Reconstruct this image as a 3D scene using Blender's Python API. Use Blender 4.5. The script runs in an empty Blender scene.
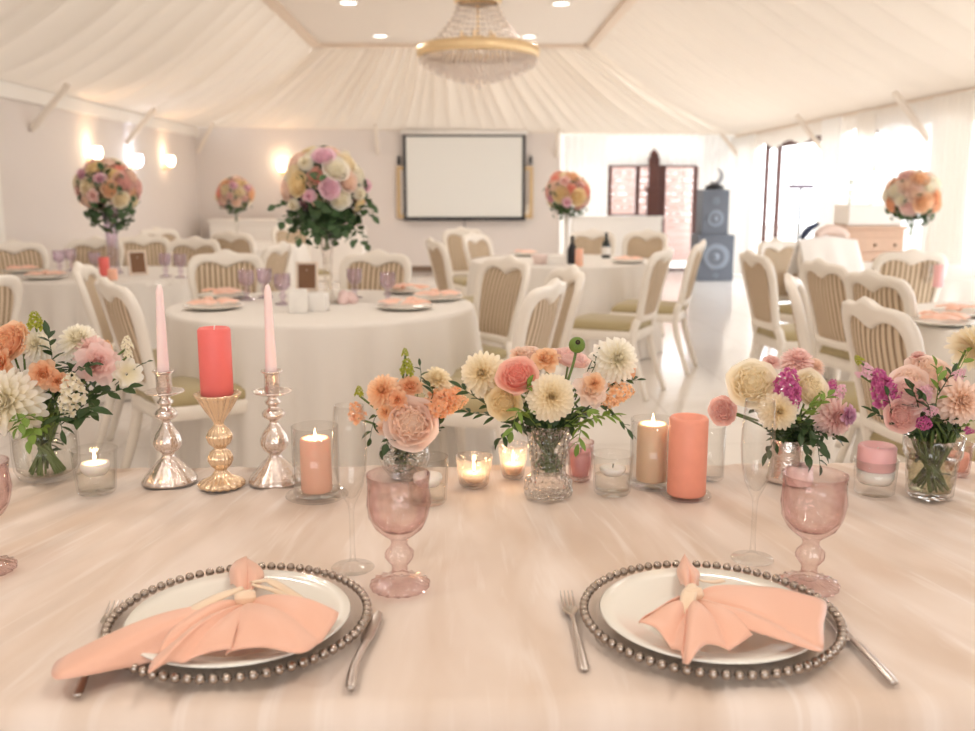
import bpy, bmesh, math, random
from mathutils import Vector, Matrix, noise
PI=math.pi; rnd=random.Random(7)
SC=bpy.context.scene; COL=SC.collection
# ---------------------------------------------------------------- camera, world, exposure
F=948.0; CAMZ=1.30; PITCH=math.atan(173/F); YAW=0.0233
_f=Vector((math.sin(YAW)*math.cos(PITCH),math.cos(YAW)*math.cos(PITCH),-math.sin(PITCH)))
_r=Vector((math.cos(YAW),-math.sin(YAW),0)); _u=_r.cross(_f)
cd=bpy.data.cameras.new('camera'); cam=bpy.data.objects.new('camera',cd); COL.objects.link(cam)
cd.sensor_width=36; cd.lens=35.0; cd.clip_start=.05; cd.clip_end=200
M=Matrix((_r,_u,-_f)).transposed().to_4x4(); M.translation=(0,0,CAMZ); cam.matrix_world=M
cd.dof.use_dof=True; cd.dof.focus_distance=1.56; cd.dof.aperture_fstop=4.3
SC.camera=cam
SC.view_settings.view_transform='Standard'; SC.view_settings.look='None'; SC.view_settings.gamma=1
SC.view_settings.use_curve_mapping=False; SC.view_settings.exposure=0.25
SC.cycles.transparent_max_bounces=32; SC.cycles.max_bounces=10; SC.cycles.diffuse_bounces=5
SC.cycles.sample_clamp_indirect=6; SC.cycles.caustics_reflective=False; SC.cycles.caustics_refractive=False
wd=bpy.data.worlds.new('daylight'); SC.world=wd; wd.use_nodes=True
wd.node_tree.nodes['Background'].inputs[0].default_value=(.935,.97,1.0,1)
wd.node_tree.nodes['Background'].inputs[1].default_value=5.0
def light(name,typ,loc,power,color=(1,1,1),size=.1,rot=(0,0,0),sy=None,portal=False):
    l=bpy.data.lights.new(name,typ); l.energy=power; l.color=color
    if typ=='AREA':
        l.size=size
        if sy: l.shape='RECTANGLE'; l.size_y=sy
        if portal: l.cycles.is_portal=True
    elif typ=='POINT': l.shadow_soft_size=size
    o=bpy.data.objects.new(name,l); COL.objects.link(o); o.location=loc; o.rotation_euler=rot; return o
XL,XR,YB,YF=-4.37,4.49,15.9,-3.2      # the room: left wall, right wall, back wall, open front end
EL,ER=2.34,2.20                        # eave heights left and right
light('window_daylight','AREA',(XR+.25,5.7,1.1),1,size=18.5,sy=2.1,rot=(0,PI/2,0),portal=True)
light('added_window_daylight','AREA',(0,YF-.12,1.7),1,size=3.8,sy=1.4,rot=(-PI/2,0,PI),portal=True)  # portal for the window added in the unseen front wall
def at(px,py,Y):                       # point of the photograph at depth Y
    d=_f+_r*((px-487.5)/F)-_u*((py-365.5)/F); return Vector((0,0,CAMZ))+d*(Y/d.y)
def atz(px,py,z):                      # point of the photograph on the level plane z
    d=_f+_r*((px-487.5)/F)-_u*((py-365.5)/F); return Vector((0,0,CAMZ))+d*((z-CAMZ)/d.z)
# ---------------------------------------------------------------- helpers
def lin(c):
    c=c/255; return c/12.92 if c<=.04045 else ((c+.055)/1.055)**2.4
def rgb(r,g,b): return (lin(r),lin(g),lin(b),1)
def newmat(name):
    m=bpy.data.materials.new(name); m.use_nodes=True; nt=m.node_tree; return m,nt,nt.nodes['Principled BSDF']
def mat(name,col,rough=.5,metal=0,bump=0,bscale=80,var=0,vscale=12,sss=0,trans=0,spec=None,sheen=0,coat=0):
    m,nt,b=newmat(name); b.inputs['Base Color'].default_value=col; b.inputs['Roughness'].default_value=rough; b.inputs['Metallic'].default_value=metal
    if spec is not None: b.inputs['Specular IOR Level'].default_value=spec
    if coat: b.inputs['Coat Weight'].default_value=coat
    if sheen: b.inputs['Sheen Weight'].default_value=sheen
    if sss:
        b.inputs['Subsurface Weight'].default_value=sss; b.inputs['Subsurface Radius'].default_value=(.03,.015,.008); b.inputs['Subsurface Scale'].default_value=.5
    tc=nt.nodes.new('ShaderNodeTexCoord')
    if var:
        n=nt.nodes.new('ShaderNodeTexNoise'); n.inputs['Scale'].default_value=vscale; n.inputs['Detail'].default_value=4
        nt.links.new(tc.outputs['Object'],n.inputs['Vector'])
        mx=nt.nodes.new('ShaderNodeMix'); mx.data_type='RGBA'
        mx.inputs[6].default_value=tuple(max(0,c*(1-var)) for c in col[:3])+(1,); mx.inputs[7].default_value=tuple(min(1,c*(1+var)) for c in col[:3])+(1,)
        nt.links.new(n.outputs['Fac'],mx.inputs[0]); nt.links.new(mx.outputs[2],b.inputs['Base Color'])
    if bump:
        n=nt.nodes.new('ShaderNodeTexNoise'); n.inputs['Scale'].default_value=bscale; n.inputs['Detail'].default_value=3
        nt.links.new(tc.outputs['Object'],n.inputs['Vector'])
        bp=nt.nodes.new('ShaderNodeBump'); bp.inputs['Strength'].default_value=bump; bp.inputs['Distance'].default_value=.01
        nt.links.new(n.outputs['Fac'],bp.inputs['Height']); nt.links.new(bp.outputs['Normal'],b.inputs['Normal'])
    if trans:                          # thin cloth or petal: part of the light passes through
        t=nt.nodes.new('ShaderNodeBsdfTranslucent'); t.inputs['Color'].default_value=col
        ms=nt.nodes.new('ShaderNodeMixShader'); ms.inputs[0].default_value=trans
        out=nt.nodes['Material Output']
        nt.links.new(b.outputs[0],ms.inputs[1]); nt.links.new(t.outputs[0],ms.inputs[2]); nt.links.new(ms.outputs[0],out.inputs['Surface'])
    return m
def thin(name,tint,edge,rough=.02,bump=0,bscale=60,gl=1.0):   # thin clear glass
    m,nt,b=newmat(name); nt.nodes.remove(b); out=nt.nodes['Material Output']
    tr=nt.nodes.new('ShaderNodeBsdfTransparent'); gs=nt.nodes.new('ShaderNodeBsdfGlossy'); gs.inputs['Roughness'].default_value=rough
    lw=nt.nodes.new('ShaderNodeLayerWeight'); lw.inputs['Blend'].default_value=.14
    mx=nt.nodes.new('ShaderNodeMix'); mx.data_type='RGBA'; mx.inputs[6].default_value=tint; mx.inputs[7].default_value=edge
    nt.links.new(lw.outputs['Facing'],mx.inputs[0]); nt.links.new(mx.outputs[2],tr.inputs['Color'])
    fr=nt.nodes.new('ShaderNodeLayerWeight'); fr.inputs['Blend'].default_value=.5      # Facing = 1 - |cos|: Schlick's curve for both sides
    pw=nt.nodes.new('ShaderNodeMath'); pw.operation='POWER'; pw.inputs[1].default_value=5; nt.links.new(fr.outputs['Facing'],pw.inputs[0])
    mu=nt.nodes.new('ShaderNodeMath'); mu.operation='MULTIPLY_ADD'; mu.use_clamp=True; mu.inputs[1].default_value=.7*gl; mu.inputs[2].default_value=.045*gl
    nt.links.new(pw.outputs[0],mu.inputs[0])
    ms=nt.nodes.new('ShaderNodeMixShader'); nt.links.new(mu.outputs[0],ms.inputs[0]); nt.links.new(tr.outputs[0],ms.inputs[1]); nt.links.new(gs.outputs[0],ms.inputs[2])
    nt.links.new(ms.outputs[0],out.inputs['Surface'])
    if bump:
        tc=nt.nodes.new('ShaderNodeTexCoord'); n=nt.nodes.new('ShaderNodeTexVoronoi'); n.inputs['Scale'].default_value=bscale
        nt.links.new(tc.outputs['Object'],n.inputs['Vector']); bp=nt.nodes.new('ShaderNodeBump'); bp.inputs['Strength'].default_value=bump; bp.inputs['Distance'].default_value=.01
        nt.links.new(n.outputs['Distance'],bp.inputs['Height'])
        for s in (gs.inputs['Normal'],lw.inputs['Normal'],fr.inputs['Normal']): nt.links.new(bp.outputs[0],s)
    return m
def frosted(name,base,k):
    m=base.copy(); m.name=name; nt=m.node_tree; out=nt.nodes['Material Output']; src=out.inputs['Surface'].links[0].from_socket
    t=nt.nodes.new('ShaderNodeBsdfTranslucent'); t.inputs['Color'].default_value=(.95,.88,.84,1); ms=nt.nodes.new('ShaderNodeMixShader'); ms.inputs[0].default_value=k
    nt.links.new(src,ms.inputs[1]); nt.links.new(t.outputs[0],ms.inputs[2]); nt.links.new(ms.outputs[0],out.inputs['Surface']); return m
def emit(name,col,st):
    m,nt,b=newmat(name); b.inputs['Base Color'].default_value=col; b.inputs['Emission Color'].default_value=col; b.inputs['Emission Strength'].default_value=st; return m
def obj(name,bm,m,parent=None,label=None,smooth=True,solid=0):
    me=bpy.data.meshes.new(name); bm.normal_update(); bm.to_mesh(me); bm.free()
    for k in (m if isinstance(m,(list,tuple)) else [m]): me.materials.append(k)
    if smooth:
        for p in me.polygons: p.use_smooth=True
    o=bpy.data.objects.new(name,me); COL.objects.link(o)
    if parent: o.parent=parent
    if label: o['label']=label
    if solid:
        s=o.modifiers.new('thickness','SOLIDIFY'); s.thickness=solid; s.offset=0
    return o
def tag(o,label,cat,group=None,kind=None):
    if label: o['label']=label
    if cat: o['category']=cat
    if group: o['group']=group
    if kind: o['kind']=kind
    return o
def thing(name,label,cat,loc=(0,0,0),rz=0,group=None,kind=None):
    o=bpy.data.objects.new(name,None); COL.objects.link(o); o.empty_display_size=.05; o.location=loc; o.rotation_euler=(0,0,rz)
    return tag(o,label,cat,group,kind)
def dup(r,loc,rz=0,label=None,group=None,sc=None):
    c=r.copy(); COL.objects.link(c); c.location=loc; c.rotation_euler=(0,0,rz)
    if sc: c.scale=(sc,sc,sc)
    if label: c['label']=label
    if group: c['group']=group
    for ch in list(r.children):
        d=ch.copy(); COL.objects.link(d); d.parent=c
        for g in list(ch.children):
            e=g.copy(); COL.objects.link(e); e.parent=d
    return c
def struct(name,bm,m,parent=None,smooth=False,label=None,solid=0):
    o=obj(name,bm,m,parent,label,smooth,solid); o['kind']='structure'; return o
def BM(): return bmesh.new()
def grid(bm,nu,nv,f,closeu=False,closev=False,M=None,mi=0):
    vs=[]
    for i in range(nu):
        row=[]
        for j in range(nv):
            p=Vector(f(i/(nu if closeu else nu-1),j/(nv if closev else nv-1)))
            row.append(bm.verts.new(M@p if M else p))
        vs.append(row)
    for i in range(nu if closeu else nu-1):
        for j in range(nv if closev else nv-1):
            a,b=vs[i],vs[(i+1)%nu]; k=(j+1)%nv
            try: fc=bm.faces.new((a[j],b[j],b[k],a[k])); fc.material_index=mi
            except ValueError: pass
    return vs
def box(bm,x0,x1,y0,y1,z0,z1,M=None,bev=0,mi=0):
    P=[Vector((x,y,z)) for z in (z0,z1) for y in (y0,y1) for x in (x0,x1)]
    v=[bm.verts.new(M@p if M else p) for p in P]
    fs=[bm.faces.new([v[i] for i in q]) for q in ((0,2,3,1),(4,5,7,6),(0,1,5,4),(2,6,7,3),(0,4,6,2),(1,3,7,5))]
    for f in fs: f.material_index=mi
    if bev: bmesh.ops.bevel(bm,geom=list({e for f in fs for e in f.edges}),offset=bev,segments=2,affect='EDGES',profile=.6)
def lathe(bm,prof,seg=40,mod=None,M=None,capb=False,capt=False,mi=0):
    rings=[]
    for i,(r,z) in enumerate(prof):
        ring=[]
        for k in range(seg):
            th=2*PI*k/seg; rr,zz=(r,z) if not mod else mod(th,i/(len(prof)-1),r,z)
            p=Vector((rr*math.cos(th),rr*math.sin(th),zz)); ring.append(bm.verts.new(M@p if M else p))
        rings.append(ring)
    for a,b in zip(rings,rings[1:]):
        for k in range(seg):
            f=bm.faces.new((a[k],a[(k+1)%seg],b[(k+1)%seg],b[k])); f.material_index=mi
    if capb: bm.faces.new(rings[0][::-1]).material_index=mi
    if capt: bm.faces.new(rings[-1]).material_index=mi
def tube(bm,pts,rad,seg=8,M=None,mi=0,cap=True):
    pts=[Vector(p) for p in pts]; n=len(pts); rings=[]
    if not isinstance(rad,(list,tuple)): rad=[rad]*n
    up=None
    for i,p in enumerate(pts):
        t=(pts[min(i+1,n-1)]-pts[max(i-1,0)]).normalized()
        if up is None:
            up=Vector((0,0,1)) if abs(t.z)<.9 else Vector((0,1,0))
        s=t.cross(up).normalized(); up=s.cross(t).normalized()
        ring=[]
        for k in range(seg):
            a=2*PI*k/seg; q=p+(s*math.cos(a)+up*math.sin(a))*rad[i]; ring.append(bm.verts.new(M@q if M else q))
        rings.append(ring)
    for a,b in zip(rings,rings[1:]):
        for k in range(seg): bm.faces.new((a[k],a[(k+1)%seg],b[(k+1)%seg],b[k])).material_index=mi
    if cap:
        bm.faces.new(rings[0][::-1]).material_index=mi; bm.faces.new(rings[-1]).material_index=mi
def ball(bm,c,r,seg=10,rings=7,sz=1,M=None,mi=0):
    prof=[(r*math.sin(PI*(i+.02)/(rings+.04)),-r*sz*math.cos(PI*(i+.02)/(rings+.04))) for i in range(rings+1)]
    T=Matrix.Translation(c); lathe(bm,prof,seg,M=(M@T if M else T),capb=True,capt=True,mi=mi)
def spline(P,n,closed=False):
    P=[Vector(p) for p in P]; m=len(P); out=[]; segs=m if closed else m-1
    for q in range(n):
        u=q/(n if closed else n-1)*segs; i=min(int(u),segs-1); t=u-i
        g=lambda k:P[k%m] if closed else P[max(0,min(m-1,k))]
        a,b,c,d=g(i-1),g(i),g(i+1),g(i+2)
        out.append(.5*((2*b)+(c-a)*t+(2*a-5*b+4*c-d)*t*t+(3*b-a-3*c+d)*t**3))
    return out
def aim(d,roll=0):
    return Vector(d).to_track_quat('Z','Y').to_matrix().to_4x4()@Matrix.Rotation(roll,4,'Z')
def TR(v): return Matrix.Translation(Vector(v))
def nz(x,y=0,z=0): return noise.noise((x,y,z))
# ---------------------------------------------------------------- materials
m_wall=mat('wall_paint',rgb(223,215,210),.75,var=.03,vscale=1.5)
m_white=mat('white_paint',rgb(240,236,231),.5)
m_ceil=mat('ceiling_panel_paint',rgb(238,230,221),.8)
m_drape=mat('cream_ceiling_fabric',rgb(228,216,202),.9,trans=.05,bump=.15,bscale=300)
m_curtain=mat('cream_curtain_fabric',rgb(244,240,235),.9,trans=.5)
m_sheer=mat('white_sheer',rgb(250,250,250),.9,trans=.6)
m_tent=mat('tent_wall_fabric',rgb(244,242,239),.9,trans=.5)
m_brace=mat('cream_brace_cover',rgb(236,226,215),.8)
m_trimb=mat('beige_beam',rgb(232,215,198),.7)
m_brown=mat('dark_brown_wood',rgb(92,52,44),.45,var=.2,vscale=8)
m_base=mat('baseboard_wood',rgb(120,96,78),.5)
m_cloth=mat('white_table_linen',rgb(240,234,227),.85,bump=.1,bscale=400,trans=.06)
m_chair=mat('ivory_lacquer',rgb(238,230,219),.32,var=.02)
m_seat=mat('olive_seat_velvet',rgb(176,160,120),.85,sheen=.3,bump=.1,bscale=300)
m_gold=mat('gilt_metal',rgb(246,218,172),.32,metal=.5)
m_silver=mat('polished_silver',rgb(214,206,200),.16,metal=1)
m_bead=mat('silver_beads',rgb(176,164,154),.22,metal=1)
m_mercury=mat('silvered_glass',rgb(226,214,206),.14,metal=.85,bump=.25,bscale=140,coat=.5)
m_champ=mat('champagne_gilt_glass',rgb(236,208,174),.18,metal=.75,bump=.12,bscale=90,coat=.6)
m_black=mat('matt_black',rgb(30,30,34),.55)
m_screen=mat('screen_fabric',rgb(226,226,222),.8)
m_speaker=mat('speaker_cabinet',rgb(88,93,103),.5,bump=.1)
m_grille=mat('speaker_cone',rgb(120,128,140),.4)
m_glass=thin('clear_glass',(.995,.995,.99,1),(.80,.79,.78,1),gl=.8)
m_cut=thin('cut_crystal',(.985,.98,.97,1),(.50,.48,.45,1),bump=.9,bscale=110,gl=2.2)
m_cutl=thin('ribbed_votive_glass',(.985,.975,.965,1),(.74,.70,.67,1),bump=.7,bscale=60,gl=1.5)
m_votive=frosted('glowing_votive_glass',m_cutl,.16)
m_pink=thin('pink_pressed_glass',(.987,.945,.938,1),(.64,.34,.35,1),bump=.32,bscale=55,gl=1.3)
m_lilac=thin('lilac_pressed_glass',(.955,.905,.955,1),(.62,.50,.68,1),bump=.6,bscale=60,gl=2.6)
m_water=thin('water',(.985,.985,.97,1),(.9,.89,.85,1),gl=.6)
m_pane=thin('window_pane',(.98,.98,.98,1),(.9,.9,.9,1),gl=.8)
m_crystal=thin('crystal_drops',(.99,.975,.955,1),(.86,.80,.72,1),bump=.6,bscale=40,gl=2.5)
m_drop=frosted('warm_crystal_drops',m_crystal,.4)
m_coral=mat('coral_wax',rgb(238,116,110),.5,sss=.15,var=.05,vscale=30)
m_peachw=mat('peach_wax',rgb(252,194,168),.5,sss=.15,var=.05,vscale=30)
m_apric=mat('apricot_wax',rgb(254,216,180),.5,sss=.15,var=.05,vscale=30)
m_orange=mat('terracotta_wax',rgb(238,158,134),.5,sss=.12,var=.08,vscale=40)
m_pinkw=mat('pale_pink_wax',rgb(251,224,220),.45,sss=.1)
m_rosew=mat('rose_pink_wax',rgb(246,190,190),.45,sss=.1)
m_whitew=mat('white_wax',rgb(250,242,234),.45,sss=.1)
m_wick=mat('wick',rgb(60,45,36),.9)
m_flame=emit('flame',rgb(255,226,170),9)
m_china=mat('white_china',rgb(240,236,226),.18,coat=.4)
m_napkin=mat('peach_satin_napkin',rgb(246,192,166),.40,sheen=.3,bump=.08,bscale=500,trans=.08)
m_ribbon=mat('cream_velvet_ribbon',rgb(240,214,184),.75,sheen=.5)
m_steel=mat('brushed_steel',rgb(206,198,192),.28,metal=1)
m_stem=mat('green_stem',rgb(96,118,60),.6,var=.2)
m_leaf=mat('deep_green_leaf',rgb(54,78,40),.5,var=.3,vscale=25,trans=.15)
m_leafl=mat('fresh_green_leaf',rgb(122,150,66),.5,var=.25,vscale=25,trans=.2)
m_euca=mat('eucalyptus_leaf',rgb(70,98,60),.55,var=.25,vscale=18,trans=.12)
def petal_mat(name,a,b,tr=.45):        # petal colour from heart (a) to edge (b), along the petal (UV-free: vertex attribute)
    m,nt,bs=newmat(name); at_=nt.nodes.new('ShaderNodeAttribute'); at_.attribute_name='tip'
    mx=nt.nodes.new('ShaderNodeMix'); mx.data_type='RGBA'; mx.inputs[6].default_value=a; mx.inputs[7].default_value=b
    nt.links.new(at_.outputs['Fac'],mx.inputs[0]); nt.links.new(mx.outputs[2],bs.inputs['Base Color']); bs.inputs['Roughness'].default_value=.65; bs.inputs['Specular IOR Level'].default_value=.25
    t=nt.nodes.new('ShaderNodeBsdfTranslucent'); nt.links.new(mx.outputs[2],t.inputs['Color'])
    ms=nt.nodes.new('ShaderNodeMixShader'); ms.inputs[0].default_value=tr
    nt.links.new(bs.outputs[0],ms.inputs[1]); nt.links.new(t.outputs[0],ms.inputs[2]); nt.links.new(ms.outputs[0],nt.nodes['Material Output'].inputs['Surface'])
    return m
PM=dict(cream=petal_mat('cream_petals',rgb(250,230,180),rgb(254,246,228)),
 white=petal_mat('ivory_petals',rgb(248,238,204),rgb(254,250,242)),
 peach=petal_mat('peach_petals',rgb(250,200,140),rgb(254,226,198)),
 coral=petal_mat('coral_petals',rgb(246,120,96),rgb(253,212,196)),
 palepink=petal_mat('pale_pink_petals',rgb(248,206,198),rgb(254,232,226)),
 blush=petal_mat('blush_petals',rgb(253,226,196),rgb(254,234,224)),
 dusty=petal_mat('dusty_pink_petals',rgb(238,180,170),rgb(249,216,208)),
 orange=petal_mat('orange_petals',rgb(246,182,126),rgb(253,216,184)),
 yellow=petal_mat('yellow_cream_petals',rgb(250,222,156),rgb(254,240,206)),
 magenta=petal_mat('magenta_petals',rgb(196,80,146),rgb(232,144,194)),
 mauve=petal_mat('mauve_petals',rgb(214,136,186),rgb(246,216,232)),
 lime=petal_mat('lime_petals',rgb(150,160,50),rgb(206,206,100)),
 pinkl=petal_mat('lilac_pink_petals',rgb(240,190,208),rgb(250,224,232)))
# ---------------------------------------------------------------- flowers (head centred on the origin, facing +Z, radius 1)
class Fl:
    def __init__(s): s.bm=BM(); s.tip=[]
    def petal(s,M,L,W,cup=.25,curl=0,nu=5,nv=4,t0=0,t1=1,wav=0,ph=0,shape=.75):
        def f(u,v):
            vv=2*v-1; w=W*(max(0,math.sin(PI*(.10+.80*u**.9)))**shape)
            x=vv*w*.5; z=cup*(vv*vv)*w*.5+curl*L*u*u+wav*math.sin(vv*5+ph)*u*u
            return (x,L*(u-.06*vv*vv*u),z)
        n0=len(s.bm.verts); grid(s.bm,nu,nv,f,M=M)
        for i in range(nu):
            for j in range(nv): s.tip.append(t0+(t1-t0)*(i/(nu-1)))
    def patch(s,M,r,h,half,flare,t0,t1,wav=0,ph=0,nu=6,nv=8,base=.25):
        def f(u,v):
            a=half*(2*v-1); rr=r*(base+(1-base)*math.sin(u*PI/2)**.8)+flare*u**4+wav*math.sin(a*7+ph)*u**2
            z=h*u*(1-.22*((2*v-1)**2)*u)+wav*.5*math.cos(a*6+ph*2)*u
            return (rr*math.sin(a),rr*math.cos(a),z)
        grid(s.bm,nu,nv,f,M=M)
        for i in range(nu):
            for j in range(nv): s.tip.append(t0+(t1-t0)*(i/(nu-1)))
    def cupped(s,M,r,h,half,close,flare,t0,t1,wav=0,ph=0,nu=7,nv=8):
        def f(u,v):
            a=half*(2*v-1); e=abs(2*v-1)
            rr=r*(.22+.78*math.sin(min(1,u*1.5)*PI/2))*(1-close*max(0,u-.45)**1.5*2.2)+flare*u**3+wav*math.sin(a*6+ph)*u*u
            z=h*(u**1.25)*(1-.30*e*e*u)+wav*.6*math.cos(a*5+ph*2)*u-flare*.25*u**4
            return (rr*math.sin(a),rr*math.cos(a),z)
        grid(s.bm,nu,nv,f,M=M)
        for i in range(nu):
            for j in range(nv): s.tip.append(t0+(t1-t0)*(i/(nu-1)))
    def mesh(s,name,m):
        me=bpy.data.meshes.new(name); s.bm.normal_update(); s.bm.to_mesh(me); s.bm.free()
        a=me.attributes.new('tip','FLOAT','POINT'); a.data.foreach_set('value',s.tip[:len(me.vertices)]); me.materials.append(m)
        for p in me.polygons: p.use_smooth=True
        return me
GA=PI*(3-math.sqrt(5))
def dahlia(n,m,seed,wide=.27,pointed=.7):
    g=Fl(); R=random.Random(seed)
    n0=len(g.bm.verts); grid(g.bm,7,14,lambda u,v:(.5*math.sin(u*PI*.6)*math.cos(2*PI*v),.5*math.sin(u*PI*.6)*math.sin(2*PI*v),-.1+.46*math.cos(u*PI*.6))); g.tip+=[.35]*(len(g.bm.verts)-n0)
    for i in range(n):
        t=i/(n-1); az=i*GA; el=math.radians(86-116*t**.8)+R.uniform(-.06,.06)
        L=(.50+.44*t**.7)*R.uniform(.93,1.05); W=wide*(.55+.75*t**.6)*R.uniform(.9,1.1)
        Mx=TR((0,0,.14*(1-t)))@Matrix.Rotation(az,4,'Z')@Matrix.Rotation(el,4,'X')
        g.petal(Mx@TR((0,.06,0)),L,W,cup=.6-.3*t,curl=.06-.22*t,t0=.15,t1=.6+.4*min(1,t*1.8),shape=pointed)
    return g.mesh('dahlia_petals_mesh',m)
def filler(g,r,z0,h,tip):
    n0=len(g.bm.verts); grid(g.bm,7,14,lambda u,v:(r*math.sin(u*PI/2)*math.cos(2*PI*v),r*math.sin(u*PI/2)*math.sin(2*PI*v),z0+h*math.cos(u*PI/2))); g.tip+=[tip]*(len(g.bm.verts)-n0)
def rose(m,seed,openness=.25,wav=.03):
    g=Fl(); R=random.Random(seed); az=R.uniform(0,6)
    filler(g,.78,-.35,.62,.45)
    for i in range(34):                 # the quartered heart: small upright petals on a low dome
        t=i/33; a=i*GA; rr=.04+.62*t**.6; zz=.18-.30*t**1.6; el=math.radians(88-26*t)
        Mx=Matrix.Rotation(a,4,'Z')@TR((0,rr,zz-.06))@Matrix.Rotation(R.uniform(-.5,.5),4,'Z')@Matrix.Rotation(el,4,'X')
        g.petal(Mx,.30+.10*t,.34+.26*t,cup=-.45,curl=-.12,nu=5,nv=5,t0=.38+.2*t,t1=.6+.4*t,wav=.03,ph=R.uniform(0,6),shape=.5)
    for k in range(4):
        t=k/3; n=(4,5,5,5)[k]; r=.66+.30*t; h=.92-.22*t
        for i in range(n):
            az+=2*PI/n*R.uniform(.9,1.1)
            Mx=Matrix.Rotation(az,4,'Z')@TR((0,0,-.55))@Matrix.Rotation(R.uniform(-.07,.07)-.10*t,4,'X')
            g.cupped(Mx,r*R.uniform(.96,1.04),h*R.uniform(.9,1.05),.92,.22-.34*t,openness*t*1.2,.45,.7+.3*t,wav*(.6+t),R.uniform(0,6))
        az+=.6+R.uniform(-.2,.2)
    return g.mesh('rose_petals_mesh',m)
def ruffle(m,seed,n=26,wav=.07):
    g=Fl(); R=random.Random(seed)
    for i in range(n):
        t=i/(n-1); az=i*GA; el=math.radians(82-78*t)
        Mx=Matrix.Rotation(az,4,'Z')@Matrix.Rotation(el,4,'X')@TR((0,.02,0))
        g.petal(Mx,.55+.42*t,.55+.25*t,cup=.25,curl=.05-.2*t,t0=.0,t1=.5+.5*t,wav=wav,ph=R.uniform(0,6),nv=6,shape=.5)
    return g.mesh('ruffled_petals_mesh',m)
def opened(m,seed,n=14):
    g=Fl(); R=random.Random(seed)
    for i in range(n):
        az=i*2*PI/n*2.02+R.uniform(-.1,.1); el=math.radians(24 if i<n/2 else 8)
        Mx=Matrix.Rotation(az,4,'Z')@Matrix.Rotation(el,4,'X')@TR((0,.1,0))
        g.petal(Mx,.85,.62,cup=.3,curl=.02,t0=.1,t1=1,wav=.05,ph=i,nv=5,shape=.6)
    return g.mesh('open_flower_petals_mesh',m)
def florets(m,seed,n=26,tall=1.6,rad=.62,fs=.40):
    g=Fl(); R=random.Random(seed)                      # stock: many small frilled flowers up a spike, from -tall/2 to tall/2
    for i in range(n):
        t=i/(n-1); az=i*GA; zz=tall*(t-.5); rr=rad*(1-.65*t**1.5)*R.uniform(.8,1.1)
        c=Vector((rr*math.cos(az),rr*math.sin(az),zz)); d=Vector((math.cos(az),math.sin(az),.35+.8*t)); s=fs*(1-.5*t)
        Mf=TR(c)@aim(d,R.uniform(0,6))
        for k in range(6):
            Mx=Mf@Matrix.Rotation(k*PI/3+(k%2)*.3,4,'Z')@Matrix.Rotation(math.radians(25+20*(k%2)),4,'X')
            g.petal(Mx,s,s*.8,cup=.3,curl=-.2,nu=3,nv=3,t0=R.uniform(0,.3),t1=R.uniform(.6,1),wav=.05,ph=k,shape=.5)
    return g.mesh('stock_florets_mesh',m)
FM={}
for k in ('cream','white','peach','palepink','pinkl','blush'): FM['dahlia_'+k]=dahlia(128,PM[k],hash(k)%97 if 0 else len(k)*7+3)
for k in ('cream','white','coral','dusty','peach','blush','palepink','pinkl','yellow','orange'): FM['rose_'+k]=rose(PM[k],len(k)*5+ord(k[0]),openness=.22)
for k in ('peach','orange','blush','palepink','mauve'): FM['ruffle_'+k]=ruffle(PM[k],len(k)*3+ord(k[0]))
for k in ('peach','white','magenta','orange','lime','pinkl'): FM['stock_'+k]=florets(PM[k],len(k)+ord(k[1]))
FM['open_white']=opened(PM['white'],5); FM['open_cream']=opened(PM['cream'],8)
KIND=dict(dahlia='dahlia',rose='rose',ruffle='lisianthus',stock='stock_flower',open='open_lisianthus')
CW=dict(cream='cream',white='ivory',peach='peach',palepink='pale pink',pinkl='lilac pink',blush='blush',coral='coral pink',dusty='dusty pink',yellow='pale yellow',orange='orange',mauve='mauve',magenta='magenta',lime='lime green')
def leaf(bm,M,L,W,fold=.25,droop=.2,mi=0):
    def f(u,v):
        vv=2*v-1; w=W*math.sin(PI*(.04+.94*u))**.8
        return (vv*w/2,L*u,abs(vv)*fold*w-droop*L*u*u)
    grid(bm,5,3,f,M=M,mi=mi)
def sprig(bm,P,n,L,W,r=.0012,rs=None,round_=False):
    rs=rs or rnd; Q=spline(P,12); tube(bm,Q,[r*(1-.05*i) for i in range(12)],5)
    for k in range(n):
        u=.15+.85*k/(n-1) if n>1 else 1; q=u*11; i=min(int(q),10); p=Q[i].lerp(Q[i+1],q-i); t=(Q[i+1]-Q[i]).normalized()
        s=t.cross(Vector((rs.uniform(-.3,.3),rs.uniform(-.5,.1),1))).normalized()*(1 if k%2 else -1)
        d=(t*(.75 if not round_ else .4)+s).normalized() if k<n-1 else t
        zax=Vector((rs.uniform(-.4,.4),rs.uniform(-.8,0),1)); x=d.cross(zax).normalized(); z=x.cross(d)
        Mx=Matrix((x,d,z)).transposed().to_4x4(); Mx.translation=p
        leaf(bm,Mx,L*rs.uniform(.75,1.15),W*rs.uniform(.8,1.15),fold=.1 if round_ else .2,droop=rs.uniform(0,.3))
def head(parent,kind,pos,r,d,stemto=None,sc=(1,1,1),roll=None):
    """one flower head of a bouquet; its stem is a sub-part"""
    me=FM[kind]; fam,colr=kind.split('_'); o=bpy.data.objects.new(KIND[fam],me); COL.objects.link(o); o.parent=parent
    o.matrix_local=TR(pos)@aim(d,rnd.uniform(0,6) if roll is None else roll)@Matrix.Diagonal((r*sc[0],r*sc[1],r*sc[2],1))
    o['label']=CW[colr]+' '+KIND[fam].replace('_',' '); return o
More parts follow.
